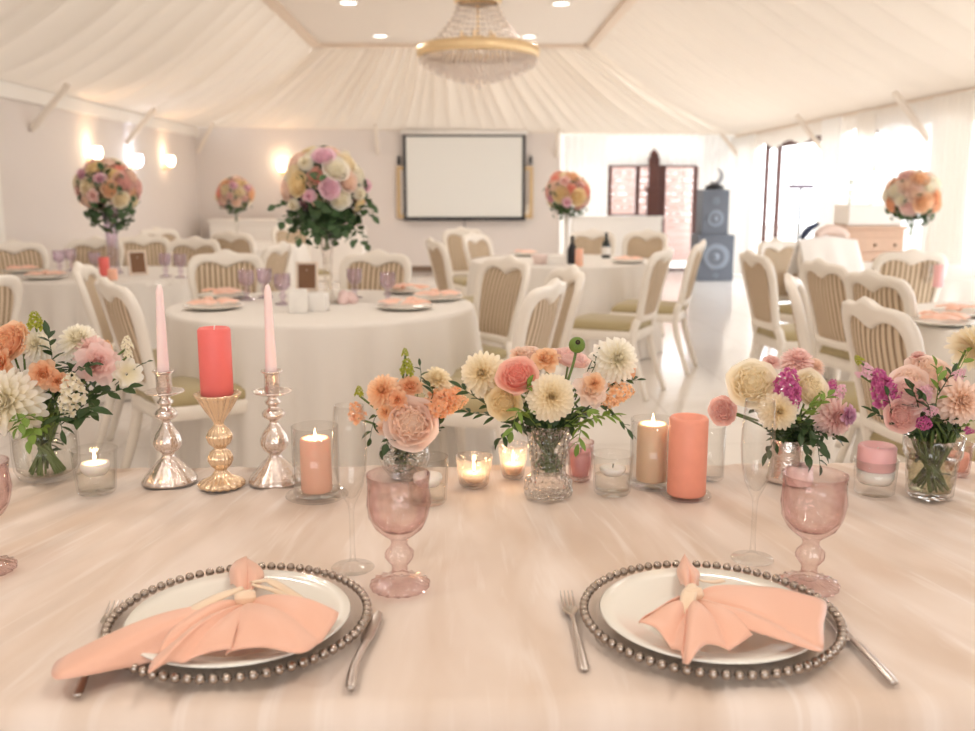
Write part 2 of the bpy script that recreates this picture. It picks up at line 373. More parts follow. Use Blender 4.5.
def window(name,x0,x1,y0,y1,z0,z1,muls,alongx,wood,w=.07):
    e=bpy.data.objects.new(name,None); COL.objects.link(e); e['kind']='structure'
    bm=BM()
    def B(a0,a1,z0_,z1_):
        if alongx: box(bm,a0,a1,y0,y1,z0_,z1_,bev=.006)
        else: box(bm,x0,x1,a0,a1,z0_,z1_,bev=.006)
    a0,a1=(x0,x1) if alongx else (y0,y1)
    B(a0,a0+w,z0,z1); B(a1-w,a1,z0,z1); B(a0+w,a1-w,z1-w,z1); B(a0+w,a1-w,z0,z0+w*.7)
    for q in muls: B(q-w*.5,q+w*.5,z0+w*.7,z1-w)
    struct('window_frame',bm,wood,e)
    bm=BM()
    if alongx: ym=(y0+y1)/2; box(bm,a0+w,a1-w,ym-.003,ym+.003,z0+w*.7,z1-w)
    else: xm=(x0+x1)/2; box(bm,xm-.003,xm+.003,a0+w,a1-w,z0+w*.7,z1-w)
    struct('window_glass',bm,m_pane,e)
    return e
# ---------------------------------------------------------------- room shell
EB=lambda x:EL+(ER-EL)*(x-XL)/(XR-XL)
def tile_mat():
    m=mat('glossy_floor_tile',rgb(240,234,228),.12,spec=.7); nt=m.node_tree; b=nt.nodes['Principled BSDF']
    tc=nt.nodes.new('ShaderNodeTexCoord'); br=nt.nodes.new('ShaderNodeTexBrick'); br.offset=0; br.inputs['Scale'].default_value=1
    br.inputs['Brick Width'].default_value=.6; br.inputs['Row Height'].default_value=.6; br.inputs['Mortar Size'].default_value=.004
    br.inputs['Color1'].default_value=rgb(241,235,229); br.inputs['Color2'].default_value=rgb(237,230,224); br.inputs['Mortar'].default_value=rgb(214,204,196)
    nt.links.new(tc.outputs['Object'],br.inputs['Vector']); nt.links.new(br.outputs['Color'],b.inputs['Base Color']); return m
bm=BM(); box(bm,XL-.1,XR+.1,YF,YB+.1,-.1,0); struct('floor',bm,tile_mat())
bm=BM(); box(bm,XL-.12,XL,YF,YB+.12,0,EL); struct('wall_left',bm,m_wall)
def wave(s,a,b,seed=0): return a*(abs(math.sin(b*s*PI+1.6*nz(s*b*.23,seed)))**.7)+a*.8*nz(s*b*.9,seed+3.3)
PX0,PX1,PY1,PZ=-2.05,1.75,13.7,3.3
bm=BM()   # sloping fabric: left, right and back slopes of the draped ceiling
def slope(A0,A1,B0,B1,n,nt_,amp,N,sag,seed):
    def f(s,t):
        p=A0.lerp(A1,s).lerp(B0.lerp(B1,s),t); w=wave(s,amp,N,seed)*(.55+.45*math.sin(PI*min(1,t*1.1+.1)))+.35*wave(s,amp,N*.31,seed+9)*math.sin(PI*t)
        return p+Vector((0,0,w*(1-t**6)-sag*math.sin(PI*t)))
    grid(bm,n,nt_,f)
V=Vector
slope(V((PX0,YF,PZ)),V((PX0,PY1,PZ)),V((XL,YF,EL)),V((XL,YB,EL)),520,26,.105,34,.20,1)
slope(V((PX1,PY1,PZ)),V((PX1,YF,PZ)),V((XR,YB,ER)),V((XR,YF,ER)),420,22,.045,36,.14,2)
slope(V((PX0,PY1,PZ)),V((PX1,PY1,PZ)),V((XL,YB,EL)),V((XR,YB,ER)),560,22,.11,34,.10,3)
struct('ceiling_drape',bm,m_drape,smooth=True)
bm=BM(); box(bm,PX0-.02,PX1+.02,YF,PY1+.02,PZ+.02,PZ+.1); struct('ceiling',bm,m_ceil)
bm=BM()
for x in (PX0,PX1): box(bm,x-.06,x+.06,YF,PY1+.06,PZ-.03,PZ+.03,bev=.01)
box(bm,PX0,PX1,PY1-.05,PY1+.07,PZ-.03,PZ+.03,bev=.01); struct('trim_1',bm,m_trimb)
bm=BM(); box(bm,XL,XL+.05,YF,YB,EL-.16,EL-.01,bev=.012); struct('trim_2',bm,m_white)
bm=BM(); box(bm,XR-.06,XR,YF,YB,ER-.08,ER,bev=.01); struct('trim_3',bm,m_trimb)
bm=BM(); fx0,fx1,fz0,fz1=-1.9,1.9,1.0,2.4
box(bm,XL-.1,fx0,YF-.1,YF,0,PZ+.1); box(bm,fx1,XR+.1,YF-.1,YF,0,PZ+.1); box(bm,fx0,fx1,YF-.1,YF,0,fz0); box(bm,fx0,fx1,YF-.1,YF,fz1,PZ+.1); struct('wall_front',bm,m_wall)
window('window_9',fx0,fx1,YF-.09,YF-.02,fz0,fz1,[0],True,m_white)  # unseen window, added so daylight reaches the flowers from the front
# back wall with the door and window opening at its right end
bm=BM(); box(bm,XL-.1,1.56,YB,YB+.12,0,EL+.02); struct('wall_back',bm,m_wall)
zt=1.78; wx0,wx1=2.36,3.86; dx0=3.26
bm=BM(); Y0,Y1=YB,YB+.12
Y1=YB+.004; box(bm,1.56,wx0,Y0,Y1,0,EL); box(bm,wx0,wx1,Y0,Y1,zt,EL); box(bm,wx1,XR,Y0,Y1,0,EL); box(bm,wx0,dx0,Y0,Y1,0,.9)
struct('wall_back_recess',bm,m_tent)
bm=BM(); box(bm,XL,2.9,YB-.02,YB,0,.09); struct('baseboard_back',bm,m_base)
bm=BM(); box(bm,XL,XL+.02,YF,YB,0,.09); struct('baseboard_left',bm,m_base)
bm=BM(); box(bm,1.75,3.22,YB-.30,YB-.02,0,.88,bev=.01); box(bm,1.72,3.25,YB-.33,YB-.01,.88,.92,bev=.008); struct('wall_half',bm,m_white)
window('window_1',wx0,dx0,YB+.02,YB+.09,.9,zt,[2.86],True,m_brown)
window('door_1',dx0,wx1,YB+.02,YB+.09,.0,zt,[],True,m_brown)
# curtains: pleated sheets hanging to the floor, swagged valance above the glass
def curtain(name,a0,a1,z0,z1,alongx,pos,m,amp=.05,N=None,label=None,scal=0):
    N=N or max(4,int((a1-a0)/.13)); bm=BM()
    def f(s,t):
        a=a0+(a1-a0)*s; off=amp*math.sin(N*2*PI*s+1.3*nz(s*9,pos))*(.5+.5*t)+amp*.5*nz(s*14,t*2)
        zb=z0+scal*abs(math.sin(s*PI*max(1,round((a1-a0)/1.1)))); z=z1+(zb-z1)*t
        return (a,pos+off,z) if alongx else (pos+off,a,z)
    grid(bm,max(40,N*10),12,f); return struct(name,bm,m,smooth=True,label=label)
curtain('curtain_back_valance',1.62,4.42,1.74,2.24,True,YB-.06,m_sheer,.010,22,scal=.0)
curtain('curtain_back_left',1.62,2.3,.94,2.2,True,YB-.10,m_sheer,.012,6)
curtain('curtain_back_right',3.9,4.42,.02,2.2,True,YB-.10,m_sheer,.04,5)
# right wall: posts, windows to the floor, curtains
wins=[(11.85,14.5,[13.9]),(8.95,11.15,[10.0]),(5.4,8.2,[6.8]),(2.6,4.9,[3.7])]
bm=BM(); X0,X1=XR,XR+.004
zt2=2.02; prev=YB+.1
for y0,y1,_ in wins: box(bm,X0,X1,y1,prev,0,ER); box(bm,X0,X1,y0,y1,zt2,ER); prev=y0
box(bm,X0,X1,YF,prev,0,ER); struct('wall_right',bm,m_tent)
bm=BM(); box(bm,XR-.03,XR-.008,YF,2.5,0,ER); struct('light_block_right',bm,m_wall)  # unseen opaque sheet added to keep side daylight off the foreground
for i,(y0,y1,mu) in enumerate(wins): window('window_%d'%(i+2),XR+.02,XR+.08,y0,y1,0,zt2,mu,False,m_brown,.08)
curtain('curtain_right_valance',7.2,15.8,1.90,2.17,False,XR-.10,m_curtain,.03,50,scal=.10)
for i,(a0,a1) in enumerate([(14.55,15.75),(11.2,11.8),(10.25,10.75),(8.3,9.0),(7.5,7.9)]):
    curtain('curtain_right_%d'%(i+1),a0,a1,.02,2.17,False,XR-.13,m_curtain if i in (2,3) else m_sheer,.035,max(4,int((a1-a0)/.11)))
curtain('curtain_right_6',9.05,10.3,.02,2.15,False,XR-.07,m_sheer,.03,14)
# left door
e=bpy.data.objects.new('door_2',None); COL.objects.link(e); e['kind']='structure'
bm=BM(); box(bm,XL,XL+.03,7.9,8.95,.0,2.02); 
struct('door_panel',bm,m_white,e)
bm=BM()
for a0,a1,z0,z1 in ((8.95,9.07,0,2.14),(7.78,7.9,0,2.14),(7.9,8.95,2.02,2.14)): box(bm,XL,XL+.06,a0,a1,z0,z1,bev=.008)
for z0,z1 in ((.2,.85),(1.0,1.9)):
    for a0,a1,q0,q1 in ((8.05,8.8,z0,z0+.03),(8.05,8.8,z1-.03,z1),(8.05,8.08,z0+.03,z1-.03),(8.77,8.8,z0+.03,z1-.03)): box(bm,XL+.028,XL+.045,a0,a1,q0,q1)
struct('door_frame',bm,m_white,e)
# diagonal braces under the eaves
for i,(p,q) in enumerate([((XL+.02,y,EL-.42),(XL+.42,y,EL+.02)) for y in (9.9,12.6)]+[((XL+.05,YB-.1,EL-.4),(XL+.4,YB-.42,EL+.02))]+
    [((x,YB-.02,EB(x)-.36),(x,YB-.4,EB(x)+.05)) for x in (-1.42,1.5)]+[((XR-.04,y,ER-.42),(XR-.42,y,ER+.03)) for y in (15.4,11.9,9.2)]):
    bm=BM(); tube(bm,[p,q],.034,6); struct('trim_%d'%(i+4),bm,m_brace)
# recessed ceiling lights in the flat panel
lampm=emit('downlight_glow',(1,.93,.84,1),4)
for i,(x,y) in enumerate([(-1.1,13.0),(.85,13.0),(-1.25,10.8),(1.05,10.8),(-1.2,7.5),(1.0,7.5),(-1.2,3.8),(1.0,3.8),(-1.2,.5),(1.0,.5)]):
    t=thing('ceiling_light','',None,(x,y,PZ+.02))
    bm=BM(); lathe(bm,[(.12,0),(.12,-.012),(.095,-.014),(.09,0)],28); obj('light_trim',bm,m_white,t)
    bm=BM(); lathe(bm,[(.0005,-.004),(.09,-.004)],28); obj('light_lens',bm,lampm,t)
    tag(t,'small round recessed white light in the flat ceiling panel','ceiling light','recessed ceiling lights')
    light('downlight','AREA',(x,y,PZ-.05),12,(1,.93,.85),.2)
# outside
m_deck=mat('pale_paving',rgb(214,208,200),.8); bm=BM(); box(bm,XR+.1,30,-20,40,-.2,-.02); box(bm,-20,XR+.1,YB+.12,40,-.2,-.02); struct('ground_outside',bm,m_deck)
m_siding=mat('pinkish_siding',rgb(158,130,122),.8)
bm=BM()
for k in range(14): box(bm,2.4,4.85,18.6,18.7,-.02+k*.13,.103+k*.13,bev=.01)
o=obj('garden_shed_wall',bm,m_siding,smooth=False); tag(o,'pale pink boarded outbuilding seen through the back door glass','outbuilding')
def shrub(x,y,r,h,label):
    bm=BM(); R=random.Random(int(x*10+y))
    for i in range(700):
        d=Vector((R.gauss(0,1),R.gauss(0,1),R.gauss(0,1))).normalized(); c=Vector((d.x*r,d.y*r,h*.55+d.z*h*.45))*R.uniform(.82,1.02)
        leaf(bm,TR((c.x,c.y,max(.05,c.z)))@aim(d,R.uniform(0,6)),.16,.1)
    o=obj('shrub',bm,m_leaf); tube(bm2:=BM(),[(0,0,0),(0,0,h*.4)],.06,8); k=obj('trunk',bm2,m_stem,o); o.location=(x,y,-.02); tag(o,label,'shrub'); return o
shrub(8.2,18.5,.9,2.0,'green shrub outside the open right hand window'); shrub(3.6,20.6,1.4,2.5,'green shrub outside behind the pale pink outbuilding')
# ---------------------------------------------------------------- chairs
def stripe_mat():
    m=mat('striped_back_fabric',rgb(206,186,160),.85); nt=m.node_tree; b=nt.nodes['Principled BSDF']; tc=nt.nodes.new('ShaderNodeTexCoord')
    w=nt.nodes.new('ShaderNodeTexWave'); w.wave_type='BANDS'; w.bands_direction='X'; w.inputs['Scale'].default_value=10.2; w.inputs['Distortion'].default_value=.15
    cr=nt.nodes.new('ShaderNodeValToRGB'); e=cr.color_ramp.elements; e[0].position=.10; e[0].color=rgb(146,122,96); e[1].position=.5; e[1].color=rgb(214,194,168)
    nt.links.new(tc.outputs['Object'],w.inputs['Vector']); nt.links.new(w.outputs['Fac'],cr.inputs[0]); nt.links.new(cr.outputs[0],b.inputs['Base Color'])
    bp=nt.nodes.new('ShaderNodeBump'); bp.inputs['Strength'].default_value=.5; bp.inputs['Distance'].default_value=.006
    nt.links.new(w.outputs['Fac'],bp.inputs['Height']); nt.links.new(bp.outputs[0],b.inputs['Normal']); return m
m_stripe=stripe_mat()
def backy(x,z): return -.02-.115*max(0,(z-.45)/.5)**1.25-.032*(1-(x/.23)**2)
OUT=[(0,.492),(.10,.492),(.165,.50),(.188,.60),(.208,.72),(.222,.82),(.216,.885),(.186,.928),(.13,.942),(.07,.944),(0,.968)]
INN=[(0,.535),(.09,.535),(.135,.545),(.150,.62),(.166,.72),(.176,.80),(.170,.85),(.142,.882),(.095,.890),(.05,.880),(0,.858)]
def half2full(P): return P+[(-x,z) for x,z in P[-2:0:-1]]
def chair_proto():
    t=thing('banquet_chair','','chair')
    n=96; O=spline([(x,0,z) for x,z in half2full(OUT)],n,True); I=spline([(x,0,z) for x,z in half2full(INN)],n,True)
    bm=BM(); rings=[]
    for o,i in zip(O,I):
        c=(o+i)/2; h=(o-i)/2; ring=[]
        for k in range(10):
            a=2*PI*k/10; ca,sa=math.cos(a),math.sin(a); ca=math.copysign(abs(ca)**.7,ca); sa=math.copysign(abs(sa)**.7,sa)
            x=c.x+h.x*ca; z=c.z+h.z*ca; ring.append(bm.verts.new((x,backy(x,z)+.021*sa,z)))
        rings.append(ring)
    for a,b in zip(rings,rings[1:]+rings[:1]):
        for k in range(10): bm.faces.new((a[k],b[k],b[(k+1)%10],a[(k+1)%10]))
    obj('back_frame',bm,m_chair,t)
    bm=BM(); cen=Vector((0,0,.71))
    for sgn in (1,-1):
        lev=[1.06,.92,.75,.55,.3,.1]; R=[]
        for s in lev:
            ring=[]
            for i in I:
                p=cen+(i-cen)*s; d=.004+.014*(1-s**3) if s<1 else .0
                ring.append(bm.verts.new((p.x,backy(p.x,p.z)+sgn*d,p.z)))
            R.append(ring)
        for a,b in zip(R,R[1:]):
            for k in range(n):
                q=(a[k],a[(k+1)%n],b[(k+1)%n],b[k]); bm.faces.new(q if sgn<0 else q[::-1])
        bm.faces.new(R[-1] if sgn<0 else R[-1][::-1])
    obj('back_panel',bm,m_stripe,t)
    def seatoutline(s,z): return [(-.205*s,.0+.21*(1-s),z),(-.235*s,.42*s+.21*(1-s),z),(-.20*s,.452*s+.21*(1-s),z),(0,.475*s+.21*(1-s),z),(.20*s,.452*s+.21*(1-s),z),(.235*s,.42*s+.21*(1-s),z),(.205*s,.0+.21*(1-s),z),(.1*s,-.035*s+.21*(1-s),z),(-.1*s,-.035*s+.21*(1-s),z)]
    def rings(bm,L,capb=True):
        R=[[bm.verts.new(p) for p in spline(seatoutline(s,z),40,True)] for s,z in L]
        for a,b in zip(R,R[1:]):
            for k in range(40): bm.faces.new((a[(k+1)%40],a[k],b[k],b[(k+1)%40]))
        bm.faces.new(R[-1][::-1]); bm.faces.new(R[0])
    bm=BM(); rings(bm,[(.95,.375),(1,.38),(1.0,.43),(.97,.435)]); obj('seat_frame',bm,m_chair,t)
    bm=BM(); rings(bm,[(.93,.43),(.96,.45),(.93,.475),(.82,.487),(.6,.495),(.3,.498)]); obj('seat_cushion',bm,m_seat,t)
    for s in (1,-1):
        bm=BM(); tube(bm,spline([(s*.205,.425,.40),(s*.222,.445,.34),(s*.215,.438,.24),(s*.203,.425,.12),(s*.21,.437,.03),(s*.213,.442,0)],12),[.031,.032,.031,.028,.025,.022,.019,.017,.015,.015,.018,.02],10); obj('leg',bm,m_chair,t)
        bm=BM(); tube(bm,spline([(s*.165,backy(.165,.5),.51),(s*.18,-.012,.42),(s*.185,-.03,.28),(s*.195,-.085,.1),(s*.2,-.12,0)],10),[.024,.026,.026,.025,.023,.022,.02,.019,.018,.018],8); obj('leg',bm,m_chair,t)
    return t
CH=[ # px, top py, facing (degrees clockwise from straight away), depth or None, label
(12,240,140,None,'ivory chair with striped back farthest to the left, by the panelled white door'),
(-20,272,-58,None,'ivory chair cut off by the left picture edge, standing before the left round table'),
(103,276,54,3.86,'large ivory chair with striped back behind the left bouquet, seat pointing at the tapers'),
(77,262,80,None,'pale ivory chair edge seen between left round table and large striped chair'),
(225,250,166,None,'ivory striped chair facing the camera behind two lilac goblets at the centre-left table'),
(283,247,-75,6.75,'narrow ivory chair turned sideways behind the framed table sign'),
(378,250,192,None,'ivory striped chair facing the camera at the right of the tall centre-left flowers'),
(156,227,130,9.6,'small distant ivory chair by the left wall beyond the left round table'),
(96,240,175,7.55,'ivory chair facing the camera behind the coral candle of the left round table'),
(196,239,190,7.5,'ivory chair with plain top behind the pair of goblets on the left round table'),
(229,235,20,8.6,'distant ivory striped chair just above the chair at the two lilac goblets'),
(142,234,160,8.0,'ivory chair half hidden behind the tall vase of the left round table'),
(430,237,72,7.25,'ivory chair turned sideways at the near left end below the projection screen'),
(461,227,158,None,'farthest ivory chair standing alone below the projection screen'),
(472,235,122,8.3,'pale ivory chair with plain back between the sideways chair and the middle round table'),
(511,256,235,5.2,'ivory chair with tan striped back at the right edge of the centre-left table'),
(556,279,-66,None,'white lit chair back rising just behind the central dahlia bouquet'),
(574,264,256,4.48,'narrow beige chair turned away, beside the white chair behind the central bouquet'),
(648,233,214,8.8,'beige chair facing the camera on the far right of the middle round table'),
(668,247,-62,None,'white chair with olive seat standing alone in the bright aisle'),
(704,240,-68,None,'beige edged chair directly behind the white chair of the bright aisle'),
(749,250,84,None,'beige chair turned right with olive seat, left of the bright window group'),
(775,246,152,7.15,'white sunlit chair facing the camera, left of the chair with a jacket'),
(788,274,112,None,'narrow white chair back standing right above the pink and cream bouquet'),
(819,259,78,4.9,'beige striped chair seen from behind below the draped white jacket'),
(870,269,76,4.2,'pale chair with faint stripes seen from behind, right of the beige striped chair'),
(866,298,84,None,'large beige striped chair nearest the camera at the right, behind the magenta stock'),
(824,244,170,6.55,'white chair carrying the draped white jacket'),
(914,247,8,5.75,'thin white chair edge in front of the drawer chest'),
(592,238,185,9.0,'beige chair behind the black bottle on the middle round table'),
(289,231,150,10.6,'small distant chair beside the far white table at the back wall'),
]
c0=chair_proto(); used=False; CHR=[]
for px,py,az,Yd,lab in CH:
    p=at(px,py,Yd) if Yd else atz(px,py,.962); a=math.radians(az); fx,fy=math.sin(a),math.cos(a)
    loc=(p.x+.17*fx,p.y+.17*fy,0); rz=-a
    if not used: o=c0; o.location=loc; o.rotation_euler=(0,0,rz); o['label']=lab; o['group']='ivory banquet chairs'; used=True
    else: o=dup(c0,loc,rz,lab,'ivory banquet chairs')
    CHR.append(o)
# ---------------------------------------------------------------- round tables under cloths
def round_table(x,y,r,seed,where):
    t=thing('round_table','round pedestal table hidden under the white cloth '+where,'table',(x,y,0))
    bm=BM(); lathe(bm,[(r-.03,.722),(r-.02,.727),(r-.02,.742),(r-.03,.747)],48,capb=True,capt=True); obj('tabletop',bm,m_trimb,t)
    bm=BM(); lathe(bm,[(.3,0),(.3,.03),(.06,.06),(.05,.4),(.06,.721)],24,capb=True,capt=True); obj('pedestal',bm,m_trimb,t)
    bm=BM(); prof=[(.001,.7505)]+[(r*k,.7505) for k in (.3,.6,.85,.96)]+[(r-.006,.7495),(r+.001,.744),(r+.004,.73)]
    nd=14; prof+=[(r+.006+.035*(k/nd),.73-.722*(k/nd)) for k in range(1,nd+1)]; np_=len(prof)-1
    def mod(th,u,rr,z):
        d=max(0,(.735-z)/.735)
        if d<=0: return rr,z
        w=math.sin(17*th+2.2*nz(math.cos(th)*2,math.sin(th)*2,seed))+.6*math.sin(29*th+3*nz(math.cos(th),math.sin(th),seed+4))
        return rr+.034*w*d**.7+.03*d,z
    lathe(bm,prof,220,mod); o=obj('tablecloth',bm,m_cloth); o.location=(x,y,0)
    tag(o,'white floor-length cloth draped over the round table '+where,'tablecloth','white round tablecloths')
round_table(-.71,4.72,.75,1,'at the centre left under the tallest flowers')
round_table(-2.42,6.6,.70,2,'by the left wall')
round_table(-2.45,10.2,.75,3,'at the far left corner of the room')
round_table(.80,7.9,.75,4,'in the middle, below the screen\'s right end')
round_table(2.66,4.05,.75,5,'at the right picture edge')
round_table(3.22,6.85,.75,6,'by the right windows under the tall flowers')
TZ=.7515
# ---------------------------------------------------------------- tall flower arrangements
def foliage_ball(n,R,seed,mat_,size=.055,zmin=-.9,droop=0):
    bm=BM(); Q=random.Random(seed)
    for i in range(n):
        d=Vector((Q.gauss(0,1),Q.gauss(0,1),Q.gauss(0,1)-.35)).normalized()
        c=d*R*Q.uniform(.6,.98)
        if d.z<-.2: c.z-=droop*Q.uniform(0,1)
        leaf(bm,TR(c)@aim((d+Vector((Q.uniform(-.6,.6),Q.uniform(-.6,.6),Q.uniform(-.6,.6)))).normalized(),Q.uniform(0,6)),size*Q.uniform(.8,1.3),size*.8,fold=.1)
    return bm
def tall_flowers(px,pyc,Y,R,base,seed,vlab,flab,cols,vw=(.045,.02,.05),vmat=None,leafy=1,nf=34,hr=.3):
    c=at(px,pyc,Y); bx,by=base; zb=TZ; top=c.z-R*.55
    t=thing('tall_vase',vlab,'vase',(bx,by,zb),0,'tall vases of the round tables'); h=top-zb; a,b,f=vw
    bm=BM(); lathe(bm,[(.002,.006),(f,.006),(f,.0),(f*.98,.012),(b*1.3,.03),(b,.08),(b*1.05,h*.4),(a*.8,h*.8),(a,h),(a*.93,h),(a*.7,h*.8),(b*.8,h*.42)],24); obj('vase_body',bm,vmat or m_cutl,t)
    bm=BM(); lathe(bm,[(.001,.02),(b*.7,.02),(b*.7,h*.5),(.001,h*.5)],16); obj('water',bm,m_water,t)
    g=thing('flower_ball',flab,'flowers',(bx,by,c.z),0,'tall flower balls of the round tables')
    bm=BM()
    for k in range(5): tube(bm,spline([(.008*math.cos(k),.008*math.sin(k),-(c.z-zb)+h*.6),(.01*math.cos(k*2),.01*math.sin(k*2),-R*.7),(.4*R*math.cos(k*2),.4*R*math.sin(k*2),-.1*R)],7),.003,5)
    obj('stems',bm,m_stem,g)
    bm=foliage_ball(int(230*leafy),R*.95,seed,m_euca,.05 if leafy>1 else .042,droop=R*.55 if leafy>1 else R*.2); o=obj('foliage',bm,m_euca,g); o['kind']='stuff'
    Q=random.Random(seed)
    for i in range(nf):
        zz=1-1.52*(i+.5)/nf; az=i*GA+seed; s=math.sqrt(1-zz*zz); d=Vector((s*math.cos(az),s*math.sin(az),zz))
        k=cols[(i*5+i//6)%len(cols)]; head(g,k,d*R*Q.uniform(.78,.95),R*hr*Q.uniform(.7,.95),d)
    return g
mixA=['rose_white','rose_cream','dahlia_white','dahlia_pinkl','rose_pinkl','rose_blush','rose_white','rose_yellow','rose_coral']
mixB=['rose_blush','rose_yellow','rose_dusty','dahlia_pinkl','rose_peach','rose_cream','ruffle_palepink','rose_coral']
g=tall_flowers(324,187,4.78,.215,(-.69,4.78),3,'tall clear trumpet vase on the centre-left round table','large ball of cream, lilac pink and coral flowers with trailing green leaves, centre left',mixA,leafy=1.6,nf=40,hr=.25,vw=(.050,.022,.055))
RS=random.Random(5)
for ax,ay,ex,ey,dy in [(300,200,276,206,-.03),(300,205,284,222,-.08),(310,208,300,238,-.12),(315,210,296,226,-.02),(320,210,318,236,-.14),(345,205,352,240,-.08),(345,208,366,244,-.03),(350,200,372,216,-.02),(340,210,345,230,-.13),(355,190,372,205,.05),(335,210,336,228,-.15),(305,205,290,232,.06),(345,205,360,228,.08)]:
    bm=BM(); o_=Vector(g.location); a_=at(ax,ay,4.78+dy*.6)-o_; e_=at(ex,ey,4.78+dy)-o_; sprig(bm,[a_,a_.lerp(e_,.5)+V((0,0,.012)),e_],9,.045,.040,.002,RS,True); obj('trailing_sprig',bm,m_euca,g)
tall_flowers(118,190,6.6,.215,(-2.42,6.6),5,'tall pale vase on the left round table','ball of peach and pink flowers by the left wall lamps',mixB,vw=(.06,.035,.06),vmat=m_lilac,leafy=1.3,nf=34)
tall_flowers(240,195,10.2,.20,(-2.42,10.2),6,'tall slim vase on the far left table','smallest ball of yellow and pink roses in the far left corner',mixB,vw=(.03,.015,.05),vmat=m_glass)
tall_flowers(568,194,7.9,.20,(.84,7.9),8,'tall slim white vase on the middle round table','ball of peach, pink and cream roses right of the projection screen',mixB,vw=(.03,.02,.05),vmat=m_white)
tall_flowers(915,197,6.8,.205,(3.2,6.8),9,'tall slim clear vase by the right windows','ball of peach, pink and white roses by the right windows',['rose_white','rose_peach','rose_blush','rose_palepink','rose_white','rose_orange'],vw=(.03,.018,.05),vmat=m_glass)
# ---------------------------------------------------------------- table ware of the round tables
def fan(bm,K,E,z0,hump,rip,n,zr=None,ns=9,nt_=22,ph=0,pinch=.006,mi=0,mid=.75,hem=0):
    """cloth lobe spread from the pinch point K to the edge points E"""
    E=spline([Vector((e[0],e[1],0)) for e in E],nt_); K=Vector((K[0],K[1],0))
    dK=(E[-1]-E[0]).normalized() if (E[-1]-E[0]).length>1e-6 else Vector((1,0,0))
    def f(s,t):
        e=E[min(nt_-1,int(round(t*(nt_-1))))]; k=K+dK*(t-.5)*pinch*2; p=k.lerp(e,s)
        w=abs(math.sin(n*PI*t+ph)); crease=w**.55 if n else 0
        z=z0+hump*math.sin(PI*(.12+.8*s))*(mid+(1-mid)*math.sin(PI*t))+rip*(s**.6)*crease*(1-.35*s)
        z+=.0012*math.sin(9*s+5*t+ph)*s
        if zr: z+=zr*(s**3)
        if hem: z+=hem*max(0,(s-.86)/.14)*math.sin(PI*t)
        return (p.x,p.y,z)
    grid(bm,ns,nt_,f,mi=mi)
def place_plate(x,y,z,rz,i,where):
    t=thing('dinner_plate','white plate '+where,'plate',(x,y,z),0,'plates on the round tables')
    if PP['p'] is None:
        bm=BM(); lathe(bm,[(.001,.004),(.08,.002),(.085,.002),(.13,.016),(.137,.019),(.135,.022),(.09,.007),(.001,.007)],40); PP['p']=obj('plate_dish',bm,m_china,t).data
        bm=BM(); fan(bm,(0,.04),[(.02,-.09),(.09,-.06),(.13,.0),(.11,.06)],.030,.02,.010,3); fan(bm,(0,.04),[(-.12,.02),(-.12,-.05),(-.06,-.10),(.0,-.09)],.030,.02,.010,3,ph=2); fan(bm,(0,.04),[(-.035,.08),(-.015,.12),(.02,.11),(.03,.08)],.032,.022,.006,2)
        ball(bm,(0,.04,.042),.017,10,6,.8)
        me=bpy.data.meshes.new('napkin_mesh'); bm.normal_update(); bm.to_mesh(me); bm.free(); me.materials.append(m_napkin); PP['n']=me
        for p in me.polygons: p.use_smooth=True
    else:
        o=bpy.data.objects.new('plate_dish',PP['p']); COL.objects.link(o); o.parent=t
    n=bpy.data.objects.new('napkin',PP['n']); COL.objects.link(n); n.location=(x,y,z-.004); n.rotation_euler=(0,0,rz)
    tag(n,'peach napkin knotted on the plate '+where,'napkin','peach napkins on the round tables')
PP=dict(p=None,n=None)
for i,(px,py,rz,w) in enumerate([(213,309,.5,'nearest on the left of the centre-left table'),(224,298,1.5,'before the striped chair at the two lilac goblets'),(405,309,-.4,'nearest on the right of the centre-left table'),(437,300,.2,'at the far right edge of the centre-left table'),(409,293,2.2,'rearmost on the right of the centre-left table'),
    (45,279,.3,'nearest on the left round table'),(22,273,1.2,'at the left edge of the left round table'),(628,263,.2,'at the right edge of the middle round table'),(527,256,1.2,'at the left edge of the middle round table'),
    (943,325,.4,'nearest on the table at the right picture edge'),(964,316,2,'second on the table at the right picture edge')]):
    p=atz(px,py,TZ); place_plate(p.x,p.y,TZ,rz,i,w)
def goblet_mesh(bm,h=.165,r=.041,seg=40,relief=1):
    prof=[(.001,.010),(.014,.012),(.030,.006),(.0385,.002),(.0395,.005),(.038,.009),(.026,.013),(.013,.018),(.0105,.024),(.0105,.034),(.014,.038),(.0185,.046),(.0185,.053),(.013,.060),(.0105,.066),(.012,.072),(.022,.080),(.032,.090),(.038,.103),(.040,.111),(.0405,.118),(.0407,.126),(.0408,.135),(.0406,.143),(.0405,.150),(.0402,.153),(.0412,.1555),(.0404,.158),(.0415,.160),(.0420,.165),(.0405,.165),(.0385,.150),(.0385,.118),(.035,.100),(.022,.086),(.001,.081)]
    prof=[(a*r/.041,z*h/.165) for a,z in prof]
    def mod(th,u,rr,z):
        zz=z/h
        if .5<zz<.86 and rr>.6*r and u<.78: rr*=1+relief*(.075*max(0,math.cos(7*th+(PI if zz>.68 else 0)))**1.5*math.sin(PI*(zz-.5)/.36*2)**2+.012*math.cos(21*th))
        elif zz<.06 and rr>.5*r: rr*=1+.035*math.cos(18*th); z+=.0012*math.cos(18*th)*(zz>.03)
        elif .25<zz<.34: rr*=1+.06*math.cos(10*th)
        return rr,z
    lathe(bm,prof,seg,mod)
bm=BM(); goblet_mesh(bm,.155,.040,36); gl0=obj('goblet',bm,m_lilac)
first=True
